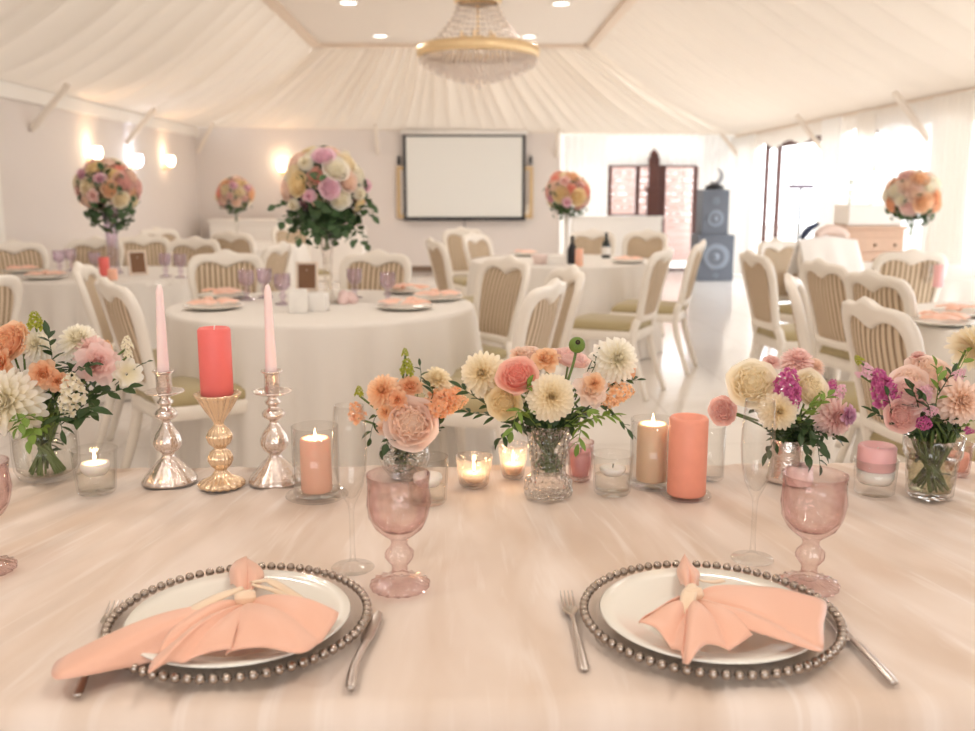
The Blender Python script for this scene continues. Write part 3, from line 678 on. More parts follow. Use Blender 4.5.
for px,py,w in [(247,300,'left of the pair before the centre-left table\'s striped chair'),(265,298,'right of the pair before the centre-left table\'s striped chair'),(283,305,'behind the second pink taper on the centre-left table'),(355,298,'at the right of the tall trumpet vase'),(388,303,'by the right hand plates of the centre-left table'),
   (60,273,'on the left round table, left of its vase'),(72,271,'second from the left on the left round table'),(96,275,'beside the coral candle on the left round table'),(166,277,'left of the pair at the left round table\'s right end'),(181,278,'right of the pair at the left round table\'s right end')]:
    p=atz(px,py,TZ)
    if first: o=gl0; first=False
    else: o=gl0.copy(); COL.objects.link(o)
    o.location=(p.x,p.y,TZ); tag(o,'lilac pressed glass goblet '+w,'goblet','lilac goblets on the round tables')
def simple(name,label,cat,px,py,bm,m,z=TZ,rz=0,group=None):
    p=atz(px,py,z); o=obj(name,bm,m); o.location=(p.x,p.y,z); o.rotation_euler=(0,0,rz); return tag(o,label,cat,group)
def boxbm(w,d,h,bev=.004): bm=BM(); box(bm,-w/2,w/2,-d/2,d/2,0,h,bev=bev); return bm
simple('gift_box','larger white marbled box left of the trumpet vase','box',298,312,boxbm(.09,.09,.105),mat('marbled_white',rgb(238,234,228),.4,var=.12,vscale=20),rz=.2)
simple('gift_box','smaller white box beside the marbled box','box',319,311,boxbm(.082,.07,.085),m_white,rz=-.15)
bm=BM()
for k in range(9): ball(bm,(.045*math.cos(k*2.1)*(k/9),.03*math.sin(k*2.1)*(k/9),.028+.012*math.sin(k*3)),.027,10,7)
simple('favour_bag','pale pink gathered favour bag at the foot of the trumpet vase','favour bag',347,303,bm,mat('pink_organza',rgb(238,210,206),.6))
m_board=mat('brown_sign_board',rgb(126,90,62),.6,var=.15)
def framed_sign(px,py,rz,label,h=.165,w=.125):
    p=atz(px,py,TZ); t=thing('framed_sign',label,'sign',(p.x,p.y,TZ),rz); L=Matrix.Rotation(-.18,4,'X')
    bm=BM()
    for a in ((-w/2,w/2,-.008,.008,0,.014),(-w/2,w/2,-.008,.008,h-.014,h),(-w/2,-w/2+.014,-.008,.008,.014,h-.014),(w/2-.014,w/2,-.008,.008,.014,h-.014)): box(bm,*a,M=L,bev=.002)
    obj('sign_frame',bm,m_trimb,t,smooth=False)
    bm=BM(); box(bm,-w/2+.014,w/2-.014,-.003,.003,.014,h-.014,M=L); obj('sign_board',bm,m_board,t,smooth=False)
    bm=BM(); tube(bm,[(0,-.002+h*.13,h*.72),(0,.075,.004)],.005,6); obj('prop_leg',bm,m_trimb,t)
framed_sign(307,291,.0,'brown table sign in a beige frame behind the marbled box')
framed_sign(139,275,.6,'brown table sign in a beige frame on the left round table')
def pillar(bm,r,h,seg=36,lip=.003):
    lathe(bm,[(r-.002,0),(r,.003),(r,h-.004),(r-.003,h),(r-.008,h-.001),(r-.016,h-lip-.003),(.001,h-lip-.004)],seg,capb=True)
def candle(label,x,y,z,r,h,m,lit=False,group=None,taper=None,lip=.003,wh=.010,tilt=None,name='pillar_candle'):
    t=thing(name,label,'candle',(x,y,z),0,group)
    bm=BM()
    if taper: lathe(bm,[(taper*1.02,0),(taper,.004),(r*1.05,h*.9),(r,h-.012),(r*.6,h-.002),(.001,h)],24,capb=True)
    else: pillar(bm,r,h,36,lip)
    obj('wax_body',bm,m,t)
    bm=BM(); zz=h-lip-.006 if not taper else h-.002; tube(bm,[(0,0,zz),(.0008,0,zz+wh*.6),(.002,0,zz+wh)],.0011,6); obj('wick',bm,m_wick if lit else m_whitew,t)
    if lit:
        zf=zz+wh*.55; bm=BM(); lathe(bm,[(.0004,zf),(.0024,zf+.003),(.0032,zf+.007),(.0024,zf+.013),(.001,zf+.019),(.0002,zf+.024)],14); obj('flame',bm,m_flame,t)
        light('candle_light','POINT',(x,y,z+zf+.012),.22,(1,.62,.32),.008)
    if tilt: t.rotation_euler=tilt
    return t
for px,py,r,h,m,l in [(105,276,.033,.125,m_coral,'coral pillar candle on the left round table'),(113,280,.03,.07,m_peachw,'short peach pillar candle on the left round table'),(579,266,.03,.13,m_peachw,'peach pillar candle beside the black bottle on the middle table')]:
    p=atz(px,py,TZ); candle(l,p.x,p.y,TZ,r,h,m)
p=atz(938,287,TZ); candle('pink pillar candle under the right window flowers',p.x,p.y,TZ,.03,.13,m_rosew)
def bottle(px,py,label,m,m2):
    p=atz(px,py,TZ); t=thing('wine_bottle',label,'bottle',(p.x,p.y,TZ),0)
    bm=BM(); lathe(bm,[(.036,0),(.038,.005),(.038,.11),(.03,.135),(.014,.16),(.0125,.20),(.0145,.202),(.0145,.214),(.012,.216)],24,capb=True,capt=True); obj('bottle_body',bm,m,t)
    bm=BM(); lathe(bm,[(.0385,.03),(.0388,.032),(.0388,.092),(.0385,.094)],24); obj('bottle_label',bm,m2,t)
m_bottle=mat('dark_green_bottle',rgb(24,40,38),.12,coat=.5)
bottle(572,264,'black bottle at the foot of the slim white vase',m_black,m_black); bottle(606,258,'dark bottle with a pale label right of the slim white vase',m_bottle,m_white)
simple('gift_box','white folded card box on the middle round table','box',556,265,boxbm(.13,.09,.07),m_white)
bm=BM(); lathe(bm,[(.001,.0),(.05,0),(.055,.03),(.07,.07),(.05,.075),(.001,.08)],20); simple('favour_bag','pale pink favour bag at the left of the middle round table','favour bag',540,264,bm,mat('blush_organza',rgb(240,220,214),.6))
def cone_napkin(px,py,label,m,h=.09):
    bm=BM()
    for k in range(3): fan(bm,(0,0),[(-.07+.02*k,-.05+.03*k),(-.02,-.08+.04*k),(.05,-.06+.05*k),(.08-.02*k,.02)],.004+.002*k,.03,.02,3,ph=k)
    return simple('folded_napkin',label,'napkin',px,py,bm,m)
cone_napkin(157,288,'white folded napkin at the near edge of the left round table',m_cloth); cone_napkin(176,286,'second white folded napkin beside the goblet pair of the left round table',m_cloth)
bm=BM(); lathe(bm,[(.001,.003),(.02,.003),(.035,.05),(.037,.12),(.036,.12),(.033,.05),(.001,.01)],28)
o=simple('drinking_glass','clear glass at the left of the right window table','glass',926,283,bm,m_cutl)
# far white table ware and counter, jacket, drawer chest
bm=BM(); box(bm,XL+.35,-2.55,YB-.75,YB-.15,.0,.84,bev=.01); box(bm,XL+.32,-2.52,YB-.78,YB-.12,.84,.88,bev=.008)
for k in range(3): box(bm,XL+.42+k*.5,XL+.82+k*.5,YB-.765,YB-.75,.1,.74,bev=.006)
o=obj('buffet_counter',bm,m_white,smooth=False); tag(o,'long white panelled counter along the back wall in the far left corner','counter')
bm=BM(); box(bm,-2.3,-1.5,YB-1.9,YB-1.3,.0,.80,bev=.02); o=obj('covered_side_table',bm,m_cloth,smooth=False); tag(o,'white covered side table behind the tallest flower ball','side table')
bm=BM()
for k in range(14): ball(bm,(-2.2+.6*rnd.random(),YB-1.75+.25*rnd.random(),.84+.03*rnd.random()),.06,10,7)
o=obj('flower_garland',bm,m_pinkw); tag(o,'pale pink flower garland lying on the covered side table','flowers'); o['label']='pale pink bunch lying on the white covered side table'
t=thing('drawer_chest','pale wooden chest with knobbed drawers near the right windows','chest',(0,0,0)); cx=at(874,250,8.6); t.location=(cx.x,8.6,0); m_chest=mat('pale_oak',rgb(206,172,148),.5,var=.1)
bm=BM(); box(bm,-.27,.27,0,.42,.42,.97,bev=.008); box(bm,-.29,.29,-.02,.44,.97,1.0,bev=.006); obj('chest_body',bm,m_chest,t,smooth=False)
for x in (-.24,.24):
    for y in (.03,.39):
        bm=BM(); box(bm,x-.025,x+.025,y-.025,y+.025,0,.42); obj('leg',bm,m_chest,t,smooth=False)
for z0 in (.83,.69,.55):
    d=BM(); box(d,-.25,.25,-.014,.001,z0-.058,z0+.068,bev=.005); dr=obj('drawer',d,m_chest,t,smooth=False)
    for x in (-.18,0,.18):
        k=BM(); ball(k,(x,-.026,z0),.014,10,7); obj('knob',k,m_base,dr)
bm=BM(); box(bm,-.25,.25,.02,.38,1.001,1.19,bev=.02); o=obj('cake_box',bm,m_white,smooth=False); o.location=(cx.x,8.6,0); tag(o,'white box standing on the pale wooden drawer chest','box')
jc=CHR[27]; jx,jy=jc.location.x,jc.location.y
def drape_f(s,t):
    x=(s-.5)*.44; w=abs(t-.5)*2; z=.985+.02*math.cos(x*9)-.26*w**1.5+.012*math.sin(s*17)*w; y=(t-.5)*.30*(.5+.5*w)-.13
    return (x,y,z)
t=thing('jacket','white jacket draped over the white chair by the windows','jacket',(jx,jy,0),jc.rotation_euler.z)
bm=BM(); grid(bm,26,20,drape_f); obj('jacket_body',bm,mat('white_jacket',rgb(244,240,236),.8),t,solid=.008)
bm=BM(); tube(bm,spline([(-.16,-.14,1.0),(-.08,-.15,1.04),(.02,-.15,1.04),(.08,-.14,1.0)],12),[.02,.03,.035,.035,.035,.035,.035,.035,.03,.03,.025,.015],8); obj('jacket_sleeve',bm,mat('rolled_sleeve',rgb(236,214,204),.8),t)
bm=BM(); tube(bm,spline([(.19,-.14,.99),(.13,-.16,1.05),(.05,-.17,1.09)],8),[.012,.02,.024,.024,.022,.02,.016,.01],8); obj('jacket_collar',bm,mat('navy_collar',rgb(48,58,84),.8),t,'dark blue collar')
# ---------------------------------------------------------------- back wall: screen, mirror, lamps, post, speakers, stand
t=thing('projection_screen','white pull-down projection screen with black border on the back wall','screen',(-.01,YB-.12,0))
bm=BM(); box(bm,-.955,.955,-.006,.006,.90,2.20); obj('screen_sheet',bm,m_screen,t,smooth=False)
bm=BM(); 
for a in ((-.995,-.945,-.012,.012,.865,2.24),(.945,.995,-.012,.012,.865,2.24),(-.945,.945,-.012,.012,2.19,2.24),(-1.0,1.0,-.02,.02,.845,.905)): box(bm,*a)
obj('screen_border',bm,m_black,t,smooth=False)
bm=BM(); tube(bm,[(-1.03,0,2.255),(1.03,0,2.255)],.035,12); obj('screen_case',bm,m_white,t)
bm=BM(); tube(bm,[(0,0,.86),(0,0,.76)],.006,6); ball(bm,(0,0,.75),.014,8,6); obj('pull_cord',bm,m_black,t)
t=thing('wall_mirror','wide gilt-framed mirror behind the projection screen','mirror',(0,YB-.05,0))
bm=BM()
for a in ((-1.12,1.12,-.02,.03,.88,.94),(-1.12,1.12,-.02,.03,1.66,1.72),(-1.12,-1.06,-.02,.03,.94,1.66),(1.06,1.12,-.02,.03,.94,1.66)): box(bm,*a,bev=.012)
obj('mirror_frame',bm,mat('gilt_frame',rgb(206,178,136),.4,metal=.5),t,smooth=False)
bm=BM(); box(bm,-1.06,1.06,0,.01,.94,1.66); obj('mirror_glass',bm,mat('mirror',rgb(230,228,224),.03,metal=1),t,smooth=False)
for i,x in enumerate((-1.08,1.08)):
    bm=BM(); lathe(bm,[(.001,0),(.03,0),(.035,.02),(.015,.05),(.028,.09),(.01,.13),(.001,.14)],14); o=obj('wall_hook',bm,m_black); o.location=(x,YB-.04,1.76); tag(o,'small black finial above the mirror, %s of the screen'%('left' if i==0 else 'right'),'finial')
m_shade=emit('lamp_shade_glow',(1,.80,.58,1),9); m_shadew=emit('cool_lamp_glow',(.86,.90,1,1),10)
def sconce(p,n,label,m,col,pw):
    t=thing('wall_lamp',label,'wall lamp',p,math.atan2(n[0],-n[1]) if 0 else 0,'wall lamps'); n=Vector(n)
    bm=BM(); lathe(bm,[(.001,0),(.05,0),(.045,.015),(.001,.02)],20,M=aim(n)); tube(bm,[n*.015,n*.08+V((0,0,-.03)),n*.11+V((0,0,.02))],.008,8); obj('lamp_arm',bm,m_gold,t)
    bm=BM(); lathe(bm,[(.03,.02),(.055,.06),(.06,.11),(.045,.16),(.04,.16),(.05,.11),(.045,.06),(.001,.025)],20,M=TR(n*.11)); obj('lamp_shade',bm,m,t)
    light('wall_lamp_light','POINT',Vector(p)+n*.16+V((0,0,.2)),pw,col,.06)
sconce((XL,11.35,1.66),(1,0,0),'warm wall lamp nearest on the left wall, above the peach flower ball',m_shade,(1,.72,.45),1.6)
sconce((XL,14.15,1.66),(1,0,0),'warm wall lamp farthest along the left wall',m_shade,(1,.72,.45),1.6)
sconce((XL,12.75,1.62),(1,0,0),'cool white wall lamp between the two warm ones on the left wall',m_shadew,(.9,.93,1),1.4)
sconce((-2.98,YB,1.62),(0,-1,0),'warm wall lamp on the back wall beside the tallest flower ball',m_shade,(1,.72,.45),1.6)
t=thing('carved_post','dark brown carved post with a pointed top on the white half wall','post',(3.08,YB-.17,.92))
bm=BM(); box(bm,-.10,.10,-.05,.05,0,.46,bev=.012); box(bm,-.085,.085,-.045,.045,.46,.90,bev=.012); obj('post_shaft',bm,m_brown,t,smooth=False)
bm=BM(); lathe(bm,[(.115,.90),(.115,.94),(.085,.95),(.09,1.0),(.03,1.06),(.001,1.09)],4,M=Matrix.Rotation(PI/4,4,'Z'),capb=True); obj('post_cap',bm,m_brown,t,smooth=False)
bm=BM(); box(bm,-.13,.13,-.055,.055,.40,.46,bev=.01); obj('post_band',bm,m_brown,t,smooth=False)
def speaker(name,label,x,y,z,w,h,d,cones,group):
    t=thing(name,label,'speaker',(x,y,z),0,group); bm=BM(); box(bm,-w/2,w/2,-d/2,d/2,0,h,bev=.012); obj('cabinet',bm,m_speaker,t,smooth=False)
    for cz,r in cones:
        bm=BM(); lathe(bm,[(r,0),(r*1.02,.01),(r*.9,.012),(r*.35,-.02+.004),(r*.3,.006),(.001,.012)],28,M=TR((0,-d/2-.001,cz))@Matrix.Rotation(PI/2,4,'X')); obj('speaker_cone',bm,m_grille,t)
speaker('subwoofer','large dark bass speaker on the floor before the bright back corner',3.72,14.3,0,.54,.68,.5,[(.36,.19),(.09,.04)],'speaker stack')
speaker('loudspeaker','dark loudspeaker standing on the bass speaker',3.70,14.3,.682,.40,.66,.4,[(.24,.12),(.50,.05)],'speaker stack')
t=thing('stage_light','white crescent shaped stage light on top of the speaker stack','stage light',(3.72,14.3,1.344))
bm=BM(); lathe(bm,[(.13,0),(.14,.01),(.14,.05),(.08,.07),(.06,.09)],24,capb=True,capt=True); obj('light_base',bm,m_black,t)
bm=BM(); tube(bm,[(.10*math.cos(a),0,.20+.11*math.sin(a)) for a in [math.radians(q) for q in range(-130,85,12)]],[.006+.028*math.sin(PI*k/17) for k in range(18)],10); obj('light_head',bm,mat('grey_lamp_shell',rgb(150,152,158),.4),t)
t=thing('lamp_stand','slim dark stand with a flat top by the right windows','stand',(3.72,10.6,0))
bm=BM(); tube(bm,[(0,0,.02),(0,0,1.34)],.016,10); obj('pole',bm,m_black,t)
bm=BM(); box(bm,-.13,.13,-.05,.05,1.34,1.39,bev=.01); obj('stand_top',bm,mat('lilac_grey',rgb(150,140,158),.5),t,smooth=False)
for k in range(3):
    a=2*PI*k/3+.4; bm=BM(); tube(bm,[(0,0,.28),(.24*math.cos(a),.24*math.sin(a),.012)],.010,8); obj('leg',bm,m_black,t)
# ---------------------------------------------------------------- chandelier
cc=at(478,52,9.9); t=thing('chandelier','large gilt crystal chandelier hanging from the flat ceiling panel','chandelier',(cc.x,9.9,0)); zc=cc.z
bm=BM(); tube(bm,[(0,0,PZ+.02),(0,0,zc+.02)],.014,10); lathe(bm,[(.10,PZ+.02),(.09,PZ-.02),(.03,PZ-.05)],24); obj('rod',bm,m_gold,t)
bm=BM(); lathe(bm,[(.56,-.05),(.60,-.045),(.612,0),(.60,.045),(.575,.06),(.55,.045),(.545,0)],96,lambda th,u,r,z:(r*(1+.012*math.cos(48*th)),z),M=TR((0,0,zc)))
for k in range(8): tube(bm,[(.56*math.cos(k*PI/4),.56*math.sin(k*PI/4),zc),(.02*math.cos(k*PI/4),.02*math.sin(k*PI/4),zc+.05)],.008,6)
obj('ring',bm,m_gold,t)
bm=BM(); zt_=zc+.50; lathe(bm,[(.20,-.04),(.23,-.03),(.235,.02),(.22,.05),(.19,.04)],64,lambda th,u,r,z:(r*(1+.02*math.cos(24*th)),z),M=TR((0,0,zt_)))
for k in range(6): tube(bm,[(.20*math.cos(k*PI/3),.20*math.sin(k*PI/3),zt_),(.01*math.cos(k*PI/3),.01*math.sin(k*PI/3),zt_+.03)],.006,6)
obj('crown',bm,m_gold,t)
bm=BM()
for k in range(40):
    a=2*PI*k/40; P=[(.20*math.cos(a)+( .34*(u**1.6))*math.cos(a),.20*math.sin(a)+(.34*(u**1.6))*math.sin(a),zt_-.03-(.46*u)) for u in [i/9 for i in range(10)]]
    for q in P: ball(bm,q,.015,6,4)
o=obj('crystal_strands',bm,m_drop,t); o['kind']='stuff'
for lv,(r,z,n) in enumerate([(.58,-.075,72),(.545,-.115,64),(.48,-.15,56),(.41,-.185,48),(.33,-.215,40),(.25,-.24,30),(.16,-.262,20),(.07,-.28,9)]):
    bm=BM()
    for k in range(n):
        a=2*PI*k/n+lv*.1; c=TR((r*math.cos(a),r*math.sin(a),zc+z)); lathe(bm,[(.001,-.045),(.012,-.02),(.009,.0),(.012,.012),(.001,.03)],6,M=c)
    o=obj('crystal_tier',bm,m_drop,t)
bm=BM(); lathe(bm,[(.56,-.05),(.5,-.13),(.38,-.19),(.22,-.24),(.03,-.275),(.001,-.28)],48,M=TR((0,0,zc+.02))); obj('crystal_bowl',bm,m_drop,t)
bm=BM(); ball(bm,(0,0,zc-.33),.03,14,10); obj('bottom_drop',bm,m_drop,t)
for k in range(6):
    a=2*PI*k/6+.3; bm=BM(); lathe(bm,[(.02,0),(.012,.01),(.012,.07),(.018,.10),(.010,.13),(.001,.15)],12,M=TR((.17*math.cos(a),.17*math.sin(a),zc+.05))); obj('candle_bulb',bm,m_gold,t)
# ---------------------------------------------------------------- the head table in front
TH=.76; TY0,TY1=.935,1.862; TX=1.55
t=thing('head_table','long head table under the blush cloth in the foreground','table',(0,1.4,0))
bm=BM(); box(bm,-TX+.03,TX-.03,TY0-1.4+.03,TY1-1.4-.03,.715,.748,bev=.004); obj('tabletop',bm,m_trimb,t,smooth=False)
for x in (-TX+.15,TX-.15):
    for y in (TY0-1.4+.12,TY1-1.4-.12):
        bm=BM(); tube(bm,[(x,y,0),(x,y,.715)],.025,10); obj('leg',bm,m_trimb,t)
def gq(x,y): return x/(1+.55*(TY1-y))+.012*nz(x*2.3,y*2.1,4.1)
def fold(x,y):                              # gathered tulle: fine folds fanning towards the near edge
    k=(y-TY0)/(TY1-TY0); q=gq(x,y)
    h=.0012*math.sin(q*95+3*nz(q*4,0,1))+.0011*max(0,nz(q*22,y*.8,2.2))*2.2+.0014*max(0,nz(q*9,y*.6,7.7))*2
    return h
def cloth_pt(s,x,ex=0):                     # s runs over the back drop, the top and the front drop
    D=.715; L=TY1-TY0; R=.03; y=s
    if s<0: d=-s; yy=TY0-.5*R+.0; return None
def table_cloth(z0,grow,amp,m,name,label,cat,nx=520):
    bm=BM(); R=.028; prof=[]
    prof+=[(TY0-grow-.012*math.sin(i*.9),z0-R-.70*(1-i/10)) for i in range(10)]
    prof+=[(TY0-grow+R*(1-math.cos(a)),z0-R+R*math.sin(a)) for a in [PI/2*i/8 for i in range(9)]]
    prof+=[(TY0-grow+R+(TY1-TY0+2*grow-2*R)*i/60,z0) for i in range(1,60)]
    prof+=[(TY1+grow-R*(1-math.sin(a)),z0-R+R*math.cos(a)) for a in [PI/2*i/8 for i in range(9)]]
    prof+=[(TY1+grow,z0-R-.70*i/10) for i in range(1,11)]
    n=len(prof)
    def f(u,v):
        x=(-TX-grow)+(2*TX+2*grow)*v; i=int(round(u*(n-1))); y,z=prof[i]
        h=fold(x,min(max(y,TY0),TY1))*amp; drop=max(0,(z0-z-R)/.7)
        if i<10: return (x,y-(.012*math.sin(x*38+2*nz(x*5))+.01)*drop-h*3-.004,z)
        if z>=z0-1e-6: z+=h
        elif i<24: z+=h*.7; y-=h*1.2
        else: y+=h*2+ .02*math.sin(x*30)*drop; z+=.006*nz(x*9)+.004
        return (x,y,z)
    vs=grid(bm,n,nx,f); Q=[gq(v.co.x,min(max(v.co.y,TY0),TY1)) for r in vs for v in r]; o=obj(name,bm,m)
    a=o.data.attributes.new('gather','FLOAT','POINT'); a.data.foreach_set('value',Q); return tag(o,label,cat)
def tulle_mat():
    m,nt,b=newmat('blush_tulle'); tc=nt.nodes.new('ShaderNodeTexCoord'); L=nt.links.new     # gathered tulle over a tan cloth: paler where layers double
    ga=nt.nodes.new('ShaderNodeAttribute'); ga.attribute_name='gather'; sx=nt.nodes.new('ShaderNodeSeparateXYZ'); L(tc.outputs['Object'],sx.inputs[0])
    def nse(kq,ky,det,dis,p0,p1):
        cx=nt.nodes.new('ShaderNodeCombineXYZ'); m1=nt.nodes.new('ShaderNodeMath'); m1.operation='MULTIPLY'; m1.inputs[1].default_value=kq; L(ga.outputs['Fac'],m1.inputs[0]); L(m1.outputs[0],cx.inputs[0])
        m2=nt.nodes.new('ShaderNodeMath'); m2.operation='MULTIPLY'; m2.inputs[1].default_value=ky; L(sx.outputs['Y'],m2.inputs[0]); L(m2.outputs[0],cx.inputs[1])
        n=nt.nodes.new('ShaderNodeTexNoise'); n.inputs['Scale'].default_value=1; n.inputs['Detail'].default_value=det; n.inputs['Distortion'].default_value=dis; L(cx.outputs[0],n.inputs['Vector'])
        r=nt.nodes.new('ShaderNodeMapRange'); r.inputs[1].default_value=p0; r.inputs[2].default_value=p1; L(n.outputs['Fac'],r.inputs[0]); return r.outputs[0]
    broad=nse(14,2.6,3,.5,.35,.70); fine=nse(60,4.5,3,.4,.56,.74)
    m1=nt.nodes.new('ShaderNodeMix'); m1.data_type='RGBA'; m1.inputs[6].default_value=rgb(217,194,175); m1.inputs[7].default_value=rgb(236,220,208); L(broad,m1.inputs[0])
    m2=nt.nodes.new('ShaderNodeMix'); m2.data_type='RGBA'; m2.inputs[7].default_value=rgb(248,238,231); L(m1.outputs[2],m2.inputs[6]); f2=nt.nodes.new('ShaderNodeMath'); f2.operation='MULTIPLY'; f2.inputs[1].default_value=.42; L(fine,f2.inputs[0]); L(f2.outputs[0],m2.inputs[0])
    L(m2.outputs[2],b.inputs['Base Color']); b.inputs['Roughness'].default_value=.6; b.inputs['Sheen Weight'].default_value=.2
    n2=nt.nodes.new('ShaderNodeTexNoise'); n2.inputs['Scale'].default_value=700; nt.links.new(tc.outputs['Object'],n2.inputs['Vector'])
    bp=nt.nodes.new('ShaderNodeBump'); bp.inputs['Strength'].default_value=.12; bp.inputs['Distance'].default_value=.002; nt.links.new(n2.outputs['Fac'],bp.inputs['Height']); nt.links.new(bp.outputs[0],b.inputs['Normal'])
    return m
table_cloth(TH-.0045,.0,1.45,tulle_mat(),'tablecloth','blush tulle cloth in fine gathered folds covering the long head table','tablecloth')
Z0=TH+.0005
# ---------------------------------------------------------------- bouquets on the head table
def bouquet(label,base,Yb,heads,sprigs,vase,stems_to=.012,neck=.02,fill=40,fr=.10,fillc=None,fmat=None):
    b=atz(base[0],base[1],TH); mpp=Yb/F*1.02
    g=thing('bouquet',label,'bouquet',(b.x,b.y,Z0),0,'bouquets on the head table'); o=Vector((b.x,b.y,Z0)); vh=vase
    sb=BM(); R=random.Random(int(base[0]))
    for kind,px,py,dpx,dy,d in heads:
        p=at(px,py,b.y+dy)-o; r=dpx*mpp*(b.y+dy)/Yb/2; d=Vector(d).normalized(); sc=(1,1,1)
        if kind.startswith('rose'): r*=.87
        if kind.startswith('stock'): r*=1.28
        head(g,kind,p,r,d,sc=sc)
        q=p-d*r*(.35 if not kind.startswith('stock') else .8); a=R.uniform(0,6); 
        n=V((neck*.75*math.cos(a),neck*.75*math.sin(a),vh)); e=V((-neck*.6*math.cos(a),-neck*.6*math.sin(a),stems_to))
        tube(sb,spline([q,q.lerp(n,.6)+V((0,0,.01)),n,e],9),.0021,5)
    for k in range(26):
        a=R.uniform(0,6); q=R.uniform(.2,1); tube(sb,spline([V((neck*1.3*q*math.cos(a),neck*1.3*q*math.sin(a),vh+.03)),V((neck*.9*q*math.cos(a),neck*.9*q*math.sin(a),vh*.85)),V((neck*.9*math.cos(a+2.4),neck*.9*math.sin(a+2.4),stems_to))],7),R.uniform(.0018,.0036),5)
    obj('stems',sb,m_stem,g)
    for pts,n,L,W,mt,rd in sprigs:
        bm=BM(); P=[at(px,py,b.y+dy)-o for px,py,dy in pts]; sprig(bm,P,n,L,W,.0011,R,rd); obj('leaf_sprig',bm,mt,g)
    if fill:
        bm=BM()
        for i in range(26):
            a=R.uniform(0,6); q=neck*.62*R.uniform(.2,1); leaf(bm,TR((q*math.cos(a),q*math.sin(a),R.uniform(stems_to+.02,vh)))@aim((R.uniform(-.4,.4),R.uniform(-.4,.4),1),R.uniform(0,6)),.022,.010)
        c=fillc or (base[0],base[1]-60); fc=at(c[0],c[1],b.y)-o
        for i in range(fill):
            d=V((R.gauss(0,1),R.gauss(0,.7),R.gauss(0,.6))).normalized(); p=fc+V((d.x*fr,d.y*fr*.6,d.z*fr*.55))*R.uniform(.3,1)
            leaf(bm,TR(p)@aim((d+V((0,-.5,.3))).normalized(),R.uniform(0,6)),R.uniform(.022,.038),R.uniform(.010,.016))
        f=obj('filler_leaves',bm,fmat or m_leaf,g); f['kind']='stuff'
    return g,b
CAMD=(0,-1,.35)
LD,LF=m_leaf,m_leafl
# 1: left end
bouquet('large peach, cream and white bouquet at the left end of the head table',(48,477),1.77,[
 ('dahlia_white',10,402,76,-.07,(-.2,-1,.3)),('dahlia_white',79,343,46,.02,(.1,-.6,.8)),('ruffle_palepink',97,364,50,-.02,(.5,-.8,.35)),('dahlia_palepink',92,352,40,.01,(.3,-.6,.7)),
 ('open_white',126,374,36,-.01,(.75,-.6,.25)),('dahlia_white',37,346,36,.0,(-.1,-.8,.5)),('rose_orange',6,341,38,-.01,(-.3,-.8,.5)),('ruffle_orange',3,363,34,-.03,(-.4,-.9,.2)),
 ('ruffle_orange',44,374,34,-.05,(.1,-1,.2)),('ruffle_orange',58,381,26,-.05,(.4,-1,.1)),('stock_lime',35,320,15,.0,(0,-.1,1)),('stock_peach',21,330,14,.0,(-.1,-.1,1)),
 ('stock_white',72,386,25,-.075,(.1,-.4,1)),('stock_white',66,404,18,-.07,(-.2,-.5,.7)),('stock_white',127,342,11,.0,(.05,0,1)),('stock_peach',107,347,12,.01,(0,0,1)),('stock_white',128,352,9,.0,(.05,0,1))],
 [([(48,400,0),(52,360,-.03),(48,336,-.03)],11,.026,.012,LD,False),([(60,400,0),(75,372,-.05),(88,366,-.06)],9,.028,.013,LD,False),([(65,420,0),(95,398,-.04),(128,388,-.03)],9,.035,.015,LD,False),
  ([(60,425,-.02),(85,408,-.07),(92,412,-.09)],9,.034,.016,LD,False),([(45,425,-.03),(28,415,-.10),(18,428,-.12)],11,.026,.014,LF,False),([(45,430,-.04),(35,430,-.11),(30,441,-.12)],10,.024,.014,LF,False),
  ([(60,420,-.02),(75,420,-.08),(85,417,-.10)],8,.034,.017,LD,False),([(115,385,0),(135,368,.0),(147,362,.0)],4,.012,.006,LD,False),([(50,425,-.03),(58,416,-.09),(62,430,-.10)],8,.03,.014,LD,False)],
 .105,.012,.035,130,.095,(58,385))
t=thing('glass_vase','low round clear vase of the bouquet at the left end','vase',(*atz(48,477,TH).xy,Z0),0,'vases on the head table')
bm=BM(); lathe(bm,[(.001,.004),(.045,.0),(.052,.004),(.059,.02),(.061,.05),(.060,.085),(.058,.112),(.056,.112),(.057,.085),(.057,.05),(.054,.02),(.045,.010),(.001,.010)],48); obj('vase_body',bm,m_glass,t)
bm=BM(); lathe(bm,[(.001,.012),(.045,.012),(.053,.02),(.0565,.05),(.0565,.075),(.001,.075)],40); obj('water',bm,m_water,t)
